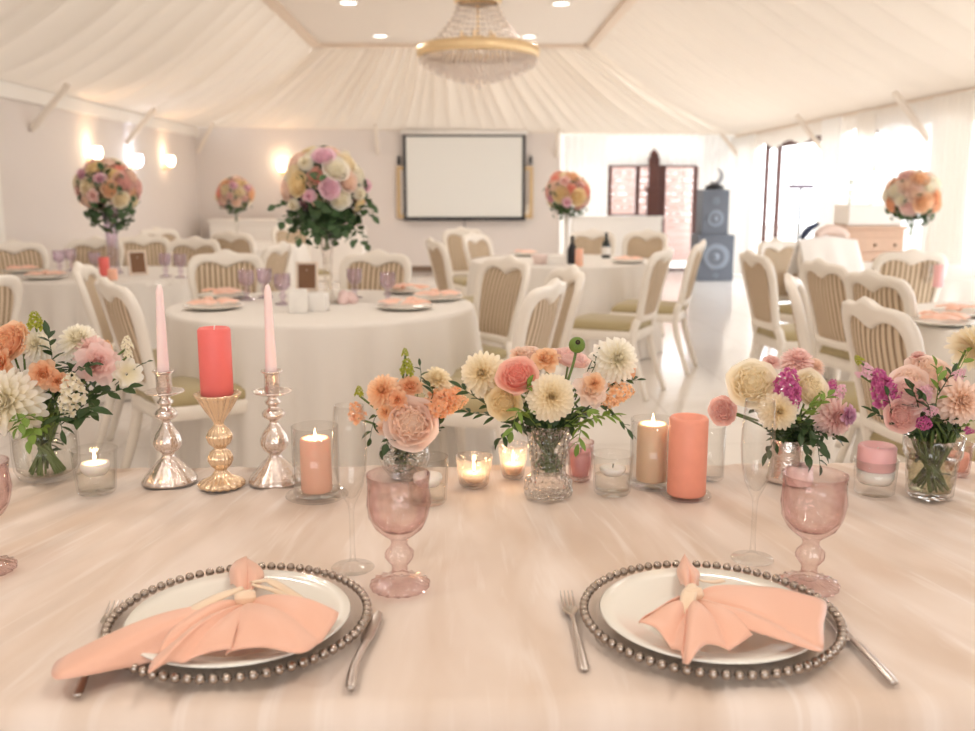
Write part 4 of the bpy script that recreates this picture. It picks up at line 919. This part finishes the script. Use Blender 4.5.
# 2: small apricot
bouquet('small apricot bouquet with a cupped garden rose, behind the centre-left goblet',(405,477),1.757,[
 ('rose_blush',411,423,48,-.055,(.0,-1,.25)),('dahlia_peach',384,392,42,-.02,(-.3,-.8,.5)),('ruffle_orange',410,388,30,-.01,(0,-.7,.7)),('dahlia_cream',436,382,38,.01,(.25,-.5,.9)),
 ('stock_orange',447,398,24,-.03,(.9,-.5,.5)),('stock_orange',440,408,26,-.04,(.7,-.9,.1)),('stock_peach',457,402,20,-.01,(.9,-.3,.3)),('stock_orange',455,392,14,0,(.6,0,.8)),
 ('stock_lime',407,366,14,.0,(0,-.1,1)),('stock_lime',405,352,7,.0,(-.03,0,1)),('stock_orange',356,411,18,-.01,(-.2,-.3,1)),('stock_lime',359,391,9,0,(0,0,1)),('ruffle_peach',386,412,22,-.04,(-.4,-1,.2)),('ruffle_blush',382,428,18,-.03,(-.4,-1,0)),('ruffle_orange',398,400,24,-.04,(-.1,-1,.4))],
 [([(405,440,0),(420,385,-.01),(420,366,0)],6,.016,.006,LD,False),([(405,445,0),(432,398,-.04),(428,385,-.05)],7,.024,.012,LD,False),([(400,440,0),(378,415,-.03),(370,438,-.03)],7,.022,.011,LD,False),([(405,445,0),(390,440,-.05),(384,450,-.05)],7,.022,.013,LD,False),([(408,445,0),(435,432,-.03),(440,424,-.03)],6,.02,.01,LD,False)],
 .062,.012,.02,70,.055,(410,412))
t=thing('glass_vase','small clear bubble vase behind the centre-left goblet','vase',(*atz(405,477,TH).xy,Z0),0,'vases on the head table')
bm=BM(); lathe(bm,[(.001,.003),(.024,.0),(.03,.004),(.044,.022),(.050,.042),(.047,.058),(.040,.068),(.042,.074),(.040,.074),(.038,.068),(.045,.057),(.047,.042),(.041,.022),(.028,.008),(.001,.007)],40); obj('vase_body',bm,m_cut,t)
bm=BM(); lathe(bm,[(.001,.010),(.027,.010),(.041,.026),(.046,.042),(.001,.042)],32); obj('water',bm,m_water,t)
# 3: centre
g3,b3=bouquet('main cream dahlia bouquet with a coral bloom in the cut crystal vase',(548,495),1.64,[
 ('dahlia_cream',484,374,54,.0,(-.35,-.9,.3)),('rose_coral',517,374,38,-.055,(-.2,-.7,.7)),('dahlia_cream',551,397,56,-.075,(.05,-1,.3)),('ruffle_peach',546,361,34,.0,(-.1,-.6,.8)),
 ('rose_palepink',570,356,38,.02,(.2,-.2,1)),('dahlia_white',615,360,54,.0,(.3,-.85,.4)),('ruffle_blush',590,390,40,-.05,(.25,-1,.3)),('ruffle_peach',594,384,26,-.06,(.2,-1,.3)),('stock_peach',622,392,24,-.01,(.7,-.6,.3)),('stock_orange',632,372,9,.01,(.4,0,1)),('rose_yellow',504,403,32,-.05,(-.25,-1,.1)),('rose_yellow',496,397,26,-.03,(-.6,-.8,.2)),
 ('ruffle_blush',520,356,26,.03,(0,-.4,.9)),('rose_blush',529,352,24,.04,(0,-.3,1)),('stock_peach',610,402,16,-.02,(.5,-.8,.1))],
 [([(530,430,0),(495,410,-.02),(462,388,-.01)],13,.026,.009,LD,False),([(530,430,0),(500,418,-.03),(467,412,-.02)],13,.026,.009,LD,False),([(530,432,0),(513,425,-.06),(500,440,-.07)],11,.024,.010,LD,False),([(540,430,-.02),(520,410,-.08),(512,432,-.09)],9,.024,.010,LF,False),
  ([(560,430,0),(595,418,-.04),(612,415,-.04)],11,.024,.009,LF,False),([(565,428,0),(600,405,-.03),(630,432,-.03)],13,.022,.008,LD,False),([(565,430,0),(580,425,-.06),(578,444,-.07)],11,.024,.009,LF,False),([(570,420,0),(610,385,0),(637,380,0)],8,.018,.008,LD,False),([(545,430,0),(528,395,-.06),(528,386,-.07)],8,.022,.012,LF,False),([(560,430,0),(585,412,-.07),(596,418,-.08)],10,.022,.009,LF,False),([(575,400,0),(590,365,.0),(597,352,.0)],4,.014,.005,LD,False),([(570,400,0),(592,372,-.01),(596,358,-.01)],4,.014,.005,LD,False)],
 .125,.05,.03,70,.075,(548,415))
bm=BM(); p=at(577,345,b3.y-.03)-Vector((b3.x,b3.y,Z0)); q=at(568,380,b3.y-.04)-Vector((b3.x,b3.y,Z0))
tube(bm,spline([q,q.lerp(p,.5)+V((.002,0,0)),p],8),.0024,8); stem=obj('bud_stem',bm,m_stem,g3)
bm=BM(); ball(bm,(0,0,0),.0145,16,12,.95); 
for k in range(9):
    a=2*PI*k/9; leaf(bm,Matrix.Rotation(a,4,'Z')@TR((0,.003,.012))@Matrix.Rotation(-.3,4,'X'),.010,.007)
bd=obj('green_bud',bm,m_leafl,g3,'round lime green ranunculus bud'); bd.matrix_local=TR(p)@aim((0,-.9,.5))
bm=BM(); lathe(bm,[(.0045,.0135),(.004,.016),(.001,.0155)],12); bc=obj('bud_eye',bm,m_wick,bd)
t=thing('glass_vase','cut crystal footed vase at the table centre','vase',(b3.x,b3.y,Z0),0,'vases on the head table')
bm=BM(); N=20
def u2(z): return int(z/.0085)%2
def vmod(th,u,r,z):
    if z<.036 and r>.02: return r*(1+.09*abs(math.cos(N*.6*th+(PI/2)*(u2(z))))),z
    return r*(1+.022*math.cos(N*th)),z
lathe(bm,[(.001,.006),(.030,.0),(.040,.002),(.0415,.010),(.040,.019),(.0405,.027),(.036,.034),(.031,.040),(.031,.055),(.034,.075),(.0375,.10),(.041,.125),(.0425,.134),(.040,.134),(.036,.10),(.0325,.075),(.029,.055),(.028,.042),(.001,.036)],120,vmod); obj('vase_body',bm,m_cut,t)
bm=BM(); lathe(bm,[(.001,.042),(.027,.044),(.029,.056),(.032,.076),(.0345,.098),(.001,.098)],40); obj('water',bm,m_water,t)
# 4: pink and cream
bouquet('pink, cream and purple bouquet behind the right flute',(785,480),1.715,[
 ('rose_cream',753,382,46,-.03,(-.2,-.8,.55)),('ruffle_palepink',723,410,32,.0,(-.7,-.7,.1)),('rose_dusty',722,411,26,-.01,(-.6,-.8,.1)),('dahlia_cream',778,411,46,-.06,(-.05,-1,.2)),('stock_magenta',788,381,27,-.05,(0,-.5,1)),('stock_magenta',792,396,22,-.06,(.1,-.8,.6)),
 ('rose_cream',813,388,38,-.03,(.35,-.8,.5)),('dahlia_palepink',833,417,48,-.03,(.45,-.9,.05)),('ruffle_mauve',847,415,26,-.05,(.7,-.8,.05)),('stock_pinkl',837,393,19,.0,(.5,-.4,.7)),('stock_magenta',831,387,15,.0,(.2,-.3,.9)),
 ('dahlia_palepink',797,363,40,.03,(.1,-.4,.9)),('ruffle_palepink',771,364,24,.02,(-.2,-.4,.9)),('dahlia_blush',814,368,26,.04,(.2,-.3,1))],
 [([(790,440,0),(805,425,-.06),(822,450,-.06)],13,.030,.013,LD,False),([(790,440,0),(798,425,-.07),(808,458,-.07)],13,.030,.013,LD,False),([(785,440,0),(778,435,-.05),(768,452,-.05)],10,.026,.011,LD,False),([(795,440,0),(825,432,-.04),(838,440,-.03)],10,.028,.012,LD,False),
  ([(795,430,0),(815,410,-.05),(828,396,-.05)],9,.024,.011,LF,False),([(785,430,0),(760,415,-.02),(745,402,-.01)],8,.02,.01,LD,False),([(795,430,0),(806,412,-.07),(812,404,-.08)],7,.024,.012,LF,False),([(795,440,-.02),(815,440,-.08),(820,465,-.07)],9,.022,.011,LD,False)],
 .075,.014,.022,60,.06,(800,428))
t=thing('glass_vase','small silvered glass vase behind the right goblet','vase',(*atz(785,480,TH).xy,Z0),0,'vases on the head table')
bm=BM(); lathe(bm,[(.001,.002),(.034,.0),(.036,.003),(.033,.012),(.030,.03),(.029,.055),(.032,.082),(.031,.083),(.027,.055),(.028,.03),(.03,.012),(.001,.008)],40); obj('vase_body',bm,m_mercury,t)
# 5: right end
bouquet('blush rose and magenta stock bouquet at the right end of the head table',(929,496),1.614,[
 ('dahlia_blush',958,401,56,-.05,(.15,-1,.25)),('rose_blush',932,371,46,.0,(.1,-.5,.85)),('rose_blush',908,381,32,-.02,(-.4,-.7,.6)),('rose_palepink',909,395,36,-.045,(-.2,-.8,.55)),('rose_dusty',902,416,30,-.06,(-.15,-1,.25)),('rose_dusty',908,414,24,-.05,(.1,-1,.3)),('ruffle_palepink',918,357,18,.02,(-.3,0,1)),
 ('stock_magenta',886,389,27,-.02,(-.35,-.5,.8)),('stock_magenta',880,378,20,-.01,(-.4,-.3,.9)),('stock_magenta',893,398,22,-.03,(.1,-.8,.5)),('stock_pinkl',867,369,13,0,(-.5,-.1,.8)),('stock_lime',858,359,8,0,(-.6,0,.7)),('stock_pinkl',858,374,6,0,(-.7,0,.4)),
 ('stock_pinkl',926,391,15,-.06,(0,-.8,.7)),('stock_magenta',926,424,14,-.075,(0,-1,.1)),('stock_pinkl',933,411,12,-.075,(.2,-1,.3)),('stock_pinkl',960,374,12,-.03,(.3,-.5,.8)),('stock_magenta',970,431,8,-.04,(.7,-.6,0)),('dahlia_cream',972,347,50,.02,(.9,.35,.3))],
 [([(925,435,0),(890,420,-.03),(874,412,-.03)],8,.022,.008,LD,False),([(925,435,0),(918,405,-.06),(912,388,-.08)],9,.026,.013,LD,False),([(930,435,0),(938,390,-.07),(936,366,-.07)],8,.022,.009,LF,False),([(930,435,0),(930,410,-.08),(922,396,-.09)],8,.024,.012,LD,False),([(935,435,0),(945,420,-.06),(955,432,-.06)],10,.024,.012,LD,False),
  ([(930,435,0),(900,432,-.05),(888,396,-.05)],8,.02,.01,LD,False),([(935,430,0),(955,380,-.03),(968,352,.0)],8,.02,.010,LF,False),([(940,430,0),(965,425,-.03),(975,400,-.02)],7,.02,.01,LF,False),([(938,395,-.06),(946,382,-.06),(952,372,-.06)],6,.018,.008,LD,False)],
 .10,.016,.034,70,.05,(932,420),fmat=LD)
t=thing('glass_vase','clear tumbler vase of greenish water at the right end','vase',(*atz(929,496,TH).xy,Z0),0,'vases on the head table')
bm=BM(); lathe(bm,[(.001,.003),(.034,.0),(.0395,.004),(.041,.03),(.044,.07),(.049,.078),(.0515,.112),(.0495,.112),(.047,.08),(.042,.07),(.039,.03),(.036,.012),(.001,.011)],48,lambda th,u,r,z:(r*(1+.012*abs(math.cos(6*th))),z)); obj('vase_body',bm,m_cutl,t)
bm=BM(); lathe(bm,[(.001,.013),(.035,.013),(.038,.03),(.041,.069),(.001,.069)],32); obj('water',bm,thin('greenish_water',(.84,.85,.72,1),(.6,.6,.42,1),gl=.6),t)
# ---------------------------------------------------------------- candlesticks and candles
def stick(px,py,label,m,prof,seg,mod=None,bowl=None):
    b=atz(px,py,TH); t=thing('candlestick',label,'candlestick',(b.x,b.y,Z0))
    return t,b
silver_prof=[(.001,.0),(.050,.0),(.050,.004),(.046,.010),(.036,.022),(.024,.036),(.014,.046),(.011,.052),(.0125,.056),(.020,.062),(.0255,.072),(.026,.080),(.022,.092),(.013,.106),(.0085,.114),(.0085,.118),(.013,.121),(.0205,.127),(.021,.133),(.0165,.139),(.010,.143),(.009,.147),(.014,.151),(.015,.155),(.010,.160),(.0095,.164),(.014,.168)]
for i,(px,py,w) in enumerate([(170,481,'left one, nearest the left bouquet'),(276,481,'right one, beside the lit hurricane candle')]):
    b=atz(px,py,TH); t=thing('candlestick','silvered glass candlestick with drip tray, '+w,'candlestick',(b.x,b.y,Z0),0,'silver candlesticks'); 
    def smod(th,u,r,z): return (r*(1+.03*math.cos(16*th)) if z<.05 else r*(1+.03*math.cos(12*th)) if .055<z<.10 else r),z
    bm=BM(); lathe(bm,silver_prof,64,smod,capb=True); obj('stick_body',bm,m_mercury,t)
    bm=BM(); lathe(bm,[(.008,.167),(.02,.167),(.034,.172),(.0365,.175),(.034,.1755),(.02,.171),(.01,.172)],56,lambda th,u,r,z:(r*(1+.025*math.cos(8*th)),z)); obj('drip_tray',bm,m_mercury,t)
    bm=BM(); lathe(bm,[(.012,.171),(.0145,.176),(.0145,.205),(.0165,.209),(.0205,.212),(.0195,.214),(.0145,.212),(.0125,.21),(.0125,.178),(.001,.178)],36); obj('candle_cup',bm,m_mercury,t)
    candle(('left' if i==0 else 'right')+' slim pale pink taper candle in the silver candlestick '+('by the left bouquet' if i==0 else 'by the hurricane glass'),b.x,b.y,Z0+.1785,.0065,.195,m_pinkw,taper=.0118,tilt=(0,.012 if i==0 else -.004,0),name='taper_candle',wh=.004)
b=atz(222,486,TH); t=thing('candlestick','ribbed champagne glass candlestick under the coral pillar candle','candlestick',(b.x,b.y,Z0))
gp=[(.001,0),(.038,0),(.042,.004),(.040,.009),(.030,.013),(.018,.020),(.0105,.030),(.011,.034),(.018,.040),(.0225,.050),(.0225,.056),(.018,.066),(.0105,.072),(.012,.076),(.019,.082),(.023,.092),(.023,.098),(.018,.108),(.0095,.116),(.0085,.121),(.012,.128),(.022,.143),(.032,.160),(.037,.170),(.041,.173),(.0415,.177),(.038,.178),(.034,.172),(.001,.170)]
bm=BM(); lathe(bm,gp,96,lambda th,u,r,z:(r*(1+(.045 if .02<z else .06)*math.cos(18*th)),z),capb=True); obj('stick_body',bm,m_champ,t)
candle('tall unlit coral pink pillar candle on the ribbed champagne candlestick',b.x,b.y,Z0+.1735,.0295,.125,m_coral,wh=.014)
def cyl_glass(label,px,py,r,h,m=None,plate=None,group='hurricane glasses on the head table',name='hurricane_glass'):
    b=atz(px,py,TH); z=Z0
    if plate:
        bm=BM(); lathe(bm,[(.001,.003),(plate*.6,.0),(plate*.9,.001),(plate,.004),(plate*.97,.007),(plate*.85,.004),(.001,.006)],48); pl=obj('glass_saucer',bm,m_glass); pl.location=(b.x,b.y,z); tag(pl,'saucer under the '+label,'saucer'); z+=.0065
    bm=BM(); lathe(bm,[(.001,.0),(r-.003,.0),(r,.004),(r,h),(r-.0022,h),(r-.0022,.006),(.001,.005)],48); o=obj(name,bm,m or m_glass); o.location=(b.x,b.y,z); tag(o,label,'candle glass',group); return b,z+.0055
b,z=cyl_glass('clear glass cylinder around the lit peach candle, left of the flute',317,497,.0415,.125,plate=.056); candle('lit peach pillar candle in the clear cylinder left of the flute',b.x,b.y,z,.0275,.098,m_peachw,True,lip=.006)
b,z=cyl_glass('clear glass cylinder around the lit apricot candle, right of centre',651,486,.0405,.122,plate=.046); candle('lit apricot pillar candle in the clear cylinder right of centre',b.x,b.y,z,.0285,.108,m_apric,True,lip=.004)
b=atz(686,497,TH); bm=BM(); lathe(bm,[(.001,.003),(.03,.0),(.040,.001),(.0445,.004),(.043,.008),(.038,.005),(.001,.006)],48); o=obj('glass_saucer',bm,m_glass); o.location=(b.x,b.y,Z0); tag(o,'clear glass saucer under the tall terracotta pink candle','saucer')
candle('tall unlit terracotta pink pillar candle right of the apricot candle',b.x,b.y,Z0+.0065,.0345,.142,m_orange,lip=.007,wh=.003)
b=atz(706,478,TH); bm=BM(); lathe(bm,[(.001,0),(.03,0),(.033,.004),(.034,.105),(.032,.105),(.031,.006),(.001,.005)],40); o=obj('drinking_glass',bm,m_glass); o.location=(b.x,b.y,Z0); tag(o,'clear glass half hidden behind the terracotta pink candle','glass')
def tumbler(label,px,py,r0,r1,h,m,group=None,water=None,name='votive_glass',base=.006,seg=48,mod=None):
    b=atz(px,py,TH); t=thing(name,label,'candle glass',(b.x,b.y,Z0),0,group)
    bm=BM(); lathe(bm,[(.001,.0),(r0-.003,.0),(r0,.004)]+[(r0+(r1-r0)*k/8,.004+(h-.004)*k/8) for k in range(1,9)]+[(r1-.002,h)]+[(r0+(r1-r0)*k/6-.0025,base+(h-base)*k/6) for k in range(5,-1,-1)]+[(.001,base)],seg,mod); obj('glass_body',bm,m,t)
    if water:
        bm=BM(); rr=lambda z:r0+(r1-r0)*z/h-.0035; lathe(bm,[(.001,base+.001),(rr(base),base+.001),(rr(water),water),(.001,water)],40); obj('water',bm,m_water,t)
    return b
def float_candle(label,b,z,r,h,m,lit):
    t=thing('tealight_candle',label,'candle',(b.x,b.y,Z0+z),0); bm=BM(); lathe(bm,[(.001,0),(r*.7,0),(r*.95,h*.45),(r,h*.75),(r*.93,h),(r*.6,h*.93),(.001,h*.9)],32); obj('wax_body',bm,m,t)
    bm=BM(); tube(bm,[(0,0,h*.88),(.001,0,h+.006)],.001,6); obj('wick',bm,m_wick,t)
    if lit:
        zf=h+.003; bm=BM(); lathe(bm,[(.0004,zf),(.0024,zf+.003),(.0032,zf+.007),(.0024,zf+.013),(.001,zf+.019),(.0002,zf+.024)],14); obj('flame',bm,m_flame,t)
        light('candle_light','POINT',(b.x,b.y,Z0+z+zf+.012),.16,(1,.62,.32),.008)
b=tumbler('clear tumbler holding the lit floating candle beside the left bouquet',97,492,.034,.0405,.082,m_glass,water=.036); float_candle('lit white floating candle in the tumbler beside the left bouquet',b,.034,.026,.022,m_whitew,True)
b=tumbler('clear tumbler right behind the centre-left goblet',428,502,.033,.0375,.083,m_glass,water=.030); float_candle('white unlit candle in the tumbler behind the centre-left goblet',b,.0302,.026,.020,m_whitew,False)
dm=lambda th,u,r,z:(r*(1+.03*abs(math.cos(9*th))),z)
b=tumbler('cut glass votive glowing left of centre, nearer of the pair',474,485,.027,.0345,.056,m_votive,'cut glass votives',mod=dm,seg=72); float_candle('lit tealight in the nearer cut glass votive',b,.007,.022,.018,m_apric,True)
b=tumbler('cut glass votive just left of the crystal vase, farther of the pair',513,477,.021,.029,.066,m_votive,'cut glass votives',mod=dm,seg=72); float_candle('lit tealight in the farther cut glass votive',b,.007,.019,.020,m_apric,True)
b=tumbler('rose tinted votive half hidden right of the crystal vase',580,479,.022,.026,.075,m_pink); float_candle('rose pink candle in the tinted votive right of the crystal vase',b,.007,.0205,.05,m_rosew,False)
b=tumbler('plain low tumbler of water between crystal vase and apricot candle',612,493,.033,.0385,.074,m_glass,water=.034,base=.008); float_candle('white floating candle in the plain low tumbler',b,.035,.024,.014,m_whitew,False)
b=atz(874,493,TH); t=thing('votive_glass','thick clear votive holder at the right under a pink candle','candle glass',(b.x,b.y,Z0))
bm=BM(); lathe(bm,[(.001,0),(.031,0),(.035,.003),(.0385,.064),(.0365,.064),(.033,.030),(.028,.020),(.001,.018)],48); obj('glass_body',bm,m_glass,t)
bm=BM(); lathe(bm,[(.001,.0185),(.027,.0215),(.0322,.031),(.0345,.044),(.001,.044)],40); obj('wax_pool',bm,m_whitew,t)
candle('short pink pillar candle with pale rim in the thick votive holder',b.x,b.y,Z0+.0455,.0335,.045,m_rosew,lip=.004,wh=.006)
b=tumbler('rose tinted votive behind the right end vase',957,474,.022,.026,.062,m_pink,base=.006); float_candle('pale candle in the votive behind the right end vase',b,.007,.02,.035,m_peachw,False)
b=atz(798,484,TH); t=candle('short pink pillar candle behind the right goblet',b.x,b.y,Z0,.026,.038,m_pinkw,wh=.004)
# ---------------------------------------------------------------- stemware
bm=BM(); goblet_mesh(bm,.164,.0425,72); gb=obj('goblet',bm,m_pink); first=True
for px,py,l in [(400,588,'rose pink pressed glass goblet right of the left place setting'),(808,588,'rose pink pressed glass goblet behind the right place setting'),(-14,572,'rose pink goblet cut off by the left picture edge')]:
    b=atz(px,py,TH); o=gb if first else gb.copy()
    if not first: COL.objects.link(o)
    first=False; o.location=(b.x,b.y,Z0); o.rotation_euler=(0,0,px*.01); tag(o,l,'goblet','rose goblets on the head table')
bm=BM(); lathe(bm,[(r_,z_*1.10) for r_,z_ in [(.001,.004),(.030,.001),(.0315,.002),(.030,.0035),(.012,.006),(.0045,.012),(.0036,.03),(.0036,.075),(.005,.088),(.010,.097),(.017,.112),(.0225,.135),(.0245,.160),(.0235,.190),(.021,.222),(.0195,.222),(.0222,.190),(.0232,.160),(.021,.135),(.0155,.113),(.007,.100),(.001,.097)]],48); fl=obj('champagne_flute',bm,m_glass); first=True
for px,py,l in [(353,569,'clear champagne flute beside the left goblet'),(752,560,'clear champagne flute in front of the pink and cream bouquet')]:
    b=atz(px,py,TH); o=fl if first else fl.copy()
    if not first: COL.objects.link(o)
    first=False; o.location=(b.x,b.y,Z0); tag(o,l,'glass','champagne flutes')
# ---------------------------------------------------------------- place settings
m_disc=thin('charger_glass',(.99,.985,.98,1),(.90,.88,.86,1),gl=1.0)
def charger(px,py,label,w):
    b=atz(px,py,TH); t=thing('charger_plate',label,'charger plate',(b.x,b.y,Z0+.001),0,'beaded charger plates'); R=.1595
    bm=BM(); lathe(bm,[(.001,.0),(.105,.0),(.112,.003),(.150,.009),(R,.0095),(R,.0125),(.150,.012),(.110,.006),(.104,.003),(.001,.003)],80); obj('glass_disc',bm,m_disc,t)
    bm=BM(); N=70
    for k in range(N):
        a=2*PI*k/N; ball(bm,(R*math.cos(a),R*math.sin(a),.0115),.0062,10,7)
    obj('beaded_rim',bm,m_bead,t); return b
m_cap=None
def dplate(px,py,label):
    b=atz(px,py,TH+.02); bm=BM(); lathe(bm,[(.001,.001),(.07,0),(.083,0),(.088,.003),(.118,.014),(.1335,.019),(.1365,.0205),(.1345,.0225),(.116,.0175),(.086,.0065),(.080,.005),(.001,.005)],72); o=obj('dinner_plate',bm,m_china); o.location=(b.x,b.y,Z0+.0045); tag(o,label,'plate','dinner plates on the head table'); return o
charger(241,625,'clear charger plate with silver beaded rim at the left setting','l'); charger(709,622,'clear charger plate with silver beaded rim at the right setting','r')
dplate(240,618,'round white dinner plate on the left beaded charger'); dplate(709,615,'round white dinner plate on the right beaded charger')
def P(px,py,z=TH+.03): q=atz(px,py,z); return (q.x,q.y)
def lobe(parent,name,K,E,z0,hump,rip,n,m,zr=0,ns=18,nt_=54,ph=0,pinch=.008,hem=0):
    bm=BM(); fan(bm,K,E,z0,hump,rip,n,zr,ns,nt_,ph,pinch,hem=hem); return obj(name,bm,m,parent,solid=.0014)
zt_=TH+.026
def napkin(label,K,lobes,ribs):
    t=thing('napkin',label,'napkin',(0,0,0),0,'knotted napkins on the head table'); Kw=P(*K,TH+.042)
    for E,z0,hump,rip,n,zr,ph,pin,hem in lobes: lobe(t,'napkin_fold',Kw,[P(*e) for e in E],zt_+z0,hump,rip,n,m_napkin,zr,ph=ph,pinch=pin,hem=hem)
    bm=BM()     # the knot: a wrapped band with creases
    def kn(th,u,r,z): return r*(1+.10*math.cos(3*th+4*u)+.05*math.cos(7*th)),z
    lathe(bm,[(.001,-.013),(.006,-.0125),(.0085,-.007),(.0092,0),(.0085,.007),(.006,.0125),(.001,.013)],28,kn,M=TR((Kw[0],Kw[1]-.004,zt_+.020))@Matrix.Rotation(.35,4,'Z')@Matrix.Rotation(PI/2,4,'Y')); rb=obj('ribbon_knot',bm,m_ribbon,t)
    for pts,w in ribs:
        C=spline([Vector((*P(x,y),zt_+z)) for x,y,z in pts],24); bm=BM()
        def f(u,v):
            i=int(round(u*23)); tt=(C[min(i+1,23)]-C[max(i-1,0)]).normalized(); q=tt.cross(V((0,0,1))).normalized(); return C[i]+q*(v-.5)*w*(.5+.5*min(1,u*2.5))+V((0,0,.0015*math.sin(v*PI)))
        grid(bm,24,5,f); obj('ribbon_tail',bm,m_ribbon,rb,solid=.0012)
    return t
napkin('peach napkin tied with cream ribbon, its long tail hanging over the left charger',(246,599),[
 ([(231,588),(230,573),(236,565),(247,560)],.002,.022,.004,0,.002,0,.005,0),([(247,560),(259,569),(264,580),(258,590)],.002,.019,.004,0,.002,2,.005,0),
 ([(300,606),(333,619),(338,627),(322,646),(301,664),(262,658),(226,657)],.004,.017,.016,2.0,-.002,0,.006,.002),
 ([(232,657),(205,661),(172,668),(149,683),(158,658),(172,640),(190,622)],.004,.014,.016,2.6,-.002,.9,.006,0),
 ([(188,622),(150,625),(104,639),(60,652),(53,672),(86,668),(130,656),(182,646)],.006,.012,.010,1.5,-.020,2.2,.006,0)],
 [([(243,603,.024),(216,612,.022),(186,626,.019)],.019),([(252,596,.022),(270,590,.016),(292,598,.009),(310,608,.006)],.015),([(252,598,.022),(276,598,.013),(296,606,.006)],.010)])
napkin('peach napkin tied with cream ribbon, spread across the right dinner plate',(692,596),[
 ([(681,588),(677,575),(680,566),(685,557)],.002,.020,.004,0,.002,0,.005,0),([(685,557),(694,570),(699,577),(698,588)],.002,.018,.004,0,.002,2,.005,0),
 ([(735,595),(790,603),(824,611),(823,634),(820,658),(785,652),(746,640)],.004,.017,.016,1.4,-.002,.4,.006,.002),
 ([(752,644),(735,652),(706,655),(688,674),(681,660)],.004,.016,.017,1.7,-.002,1.5,.006,0),
 ([(690,662),(668,650),(655,640),(638,630),(655,622),(668,612)],.003,.013,.015,2.2,0,2,.006,.003)],
 [([(692,601,.026),(688,611,.024),(685,624,.016)],.019),([(699,594,.022),(712,588,.012),(722,582,.006)],.011)])
def strip(bm,pts,th=.0022,seg=12):   # flat metal bar through (x, y, z, halfwidth)
    S=spline([Vector(p[:3]) for p in pts],seg*3); ws=spline([Vector((p[3],0,0)) for p in pts],seg*3); n=len(S); rings=[]
    for i in range(n):
        tt=(S[min(i+1,n-1)]-S[max(i-1,0)]).normalized(); s=tt.cross(V((0,0,1))).normalized(); w=ws[i].x; ring=[]
        for a in range(10):
            ca,sa=math.cos(2*PI*a/10),math.sin(2*PI*a/10); ring.append(bm.verts.new(S[i]+s*w*ca+V((0,0,th*sa))))
        rings.append(ring)
    for a,b in zip(rings,rings[1:]):
        for k in range(10): bm.faces.new((a[k],a[(k+1)%10],b[(k+1)%10],b[k]))
    bm.faces.new(rings[0][::-1]); bm.faces.new(rings[-1])
def knife(A,B,label,bend=.006):
    a=Vector((*P(*A,TH),0)); b=Vector((*P(*B,TH),0)); L=(b-a).length; t=thing('table_knife',label,'knife',(a.x,a.y,Z0+.003),math.atan2(-(b-a).x,(b-a).y),'table knives')
    L=max(L,.19)
    bm=BM(); strip(bm,[(-.001,0,0,.001),(-.002,.012,0,.0068),(.0,.045,0,.0085),(.002,.078,0,.0078),(.0,.092,.001,.0045)],.0010); obj('blade',bm,m_steel,t)
    bm=BM(); strip(bm,[(.0,.088,.001,.0042),(bend*.4,.105,.002,.0048),(bend,L*.75,.002,.0052),(bend*.6,L-.01,.001,.0062),(bend*.4,L,.0005,.0045)],.0030); obj('handle',bm,m_steel,t)
def fork(A,B,label):
    a=Vector((*P(*A,TH),0)); b=Vector((*P(*B,TH),0)); L=max(.17,(b-a).length); t=thing('table_fork',label,'fork',(a.x,a.y,Z0+.003),math.atan2(-(b-a).x,(b-a).y),'table forks')
    for k in range(4):
        x=(k-1.5)*.0052; bm=BM(); strip(bm,[(x,0,.0055,.0008),(x,.02,.0025,.0016),(x,.045,.002,.0018)],.0011,6); obj('tine',bm,m_steel,t)
    bm=BM(); strip(bm,[(0,.043,.002,.0098),(0,.055,.0025,.0105),(0,.066,.004,.0060),(0,.085,.006,.0032),(0,L*.7,.003,.0042),(0,L-.01,.001,.0058),(0,L,.0005,.004)],.0018); obj('handle',bm,m_steel,t)
knife((377,613),(353,692),'steel table knife right of the left charger plate'); knife((822,612),(889,681),'steel table knife, handle jutting from behind the right charger',.0)
fork((117,607),(77,699),'steel fork mostly hidden under the left napkin tail'); fork((566,597),(585,673),'steel four-tined fork left of the right charger plate')
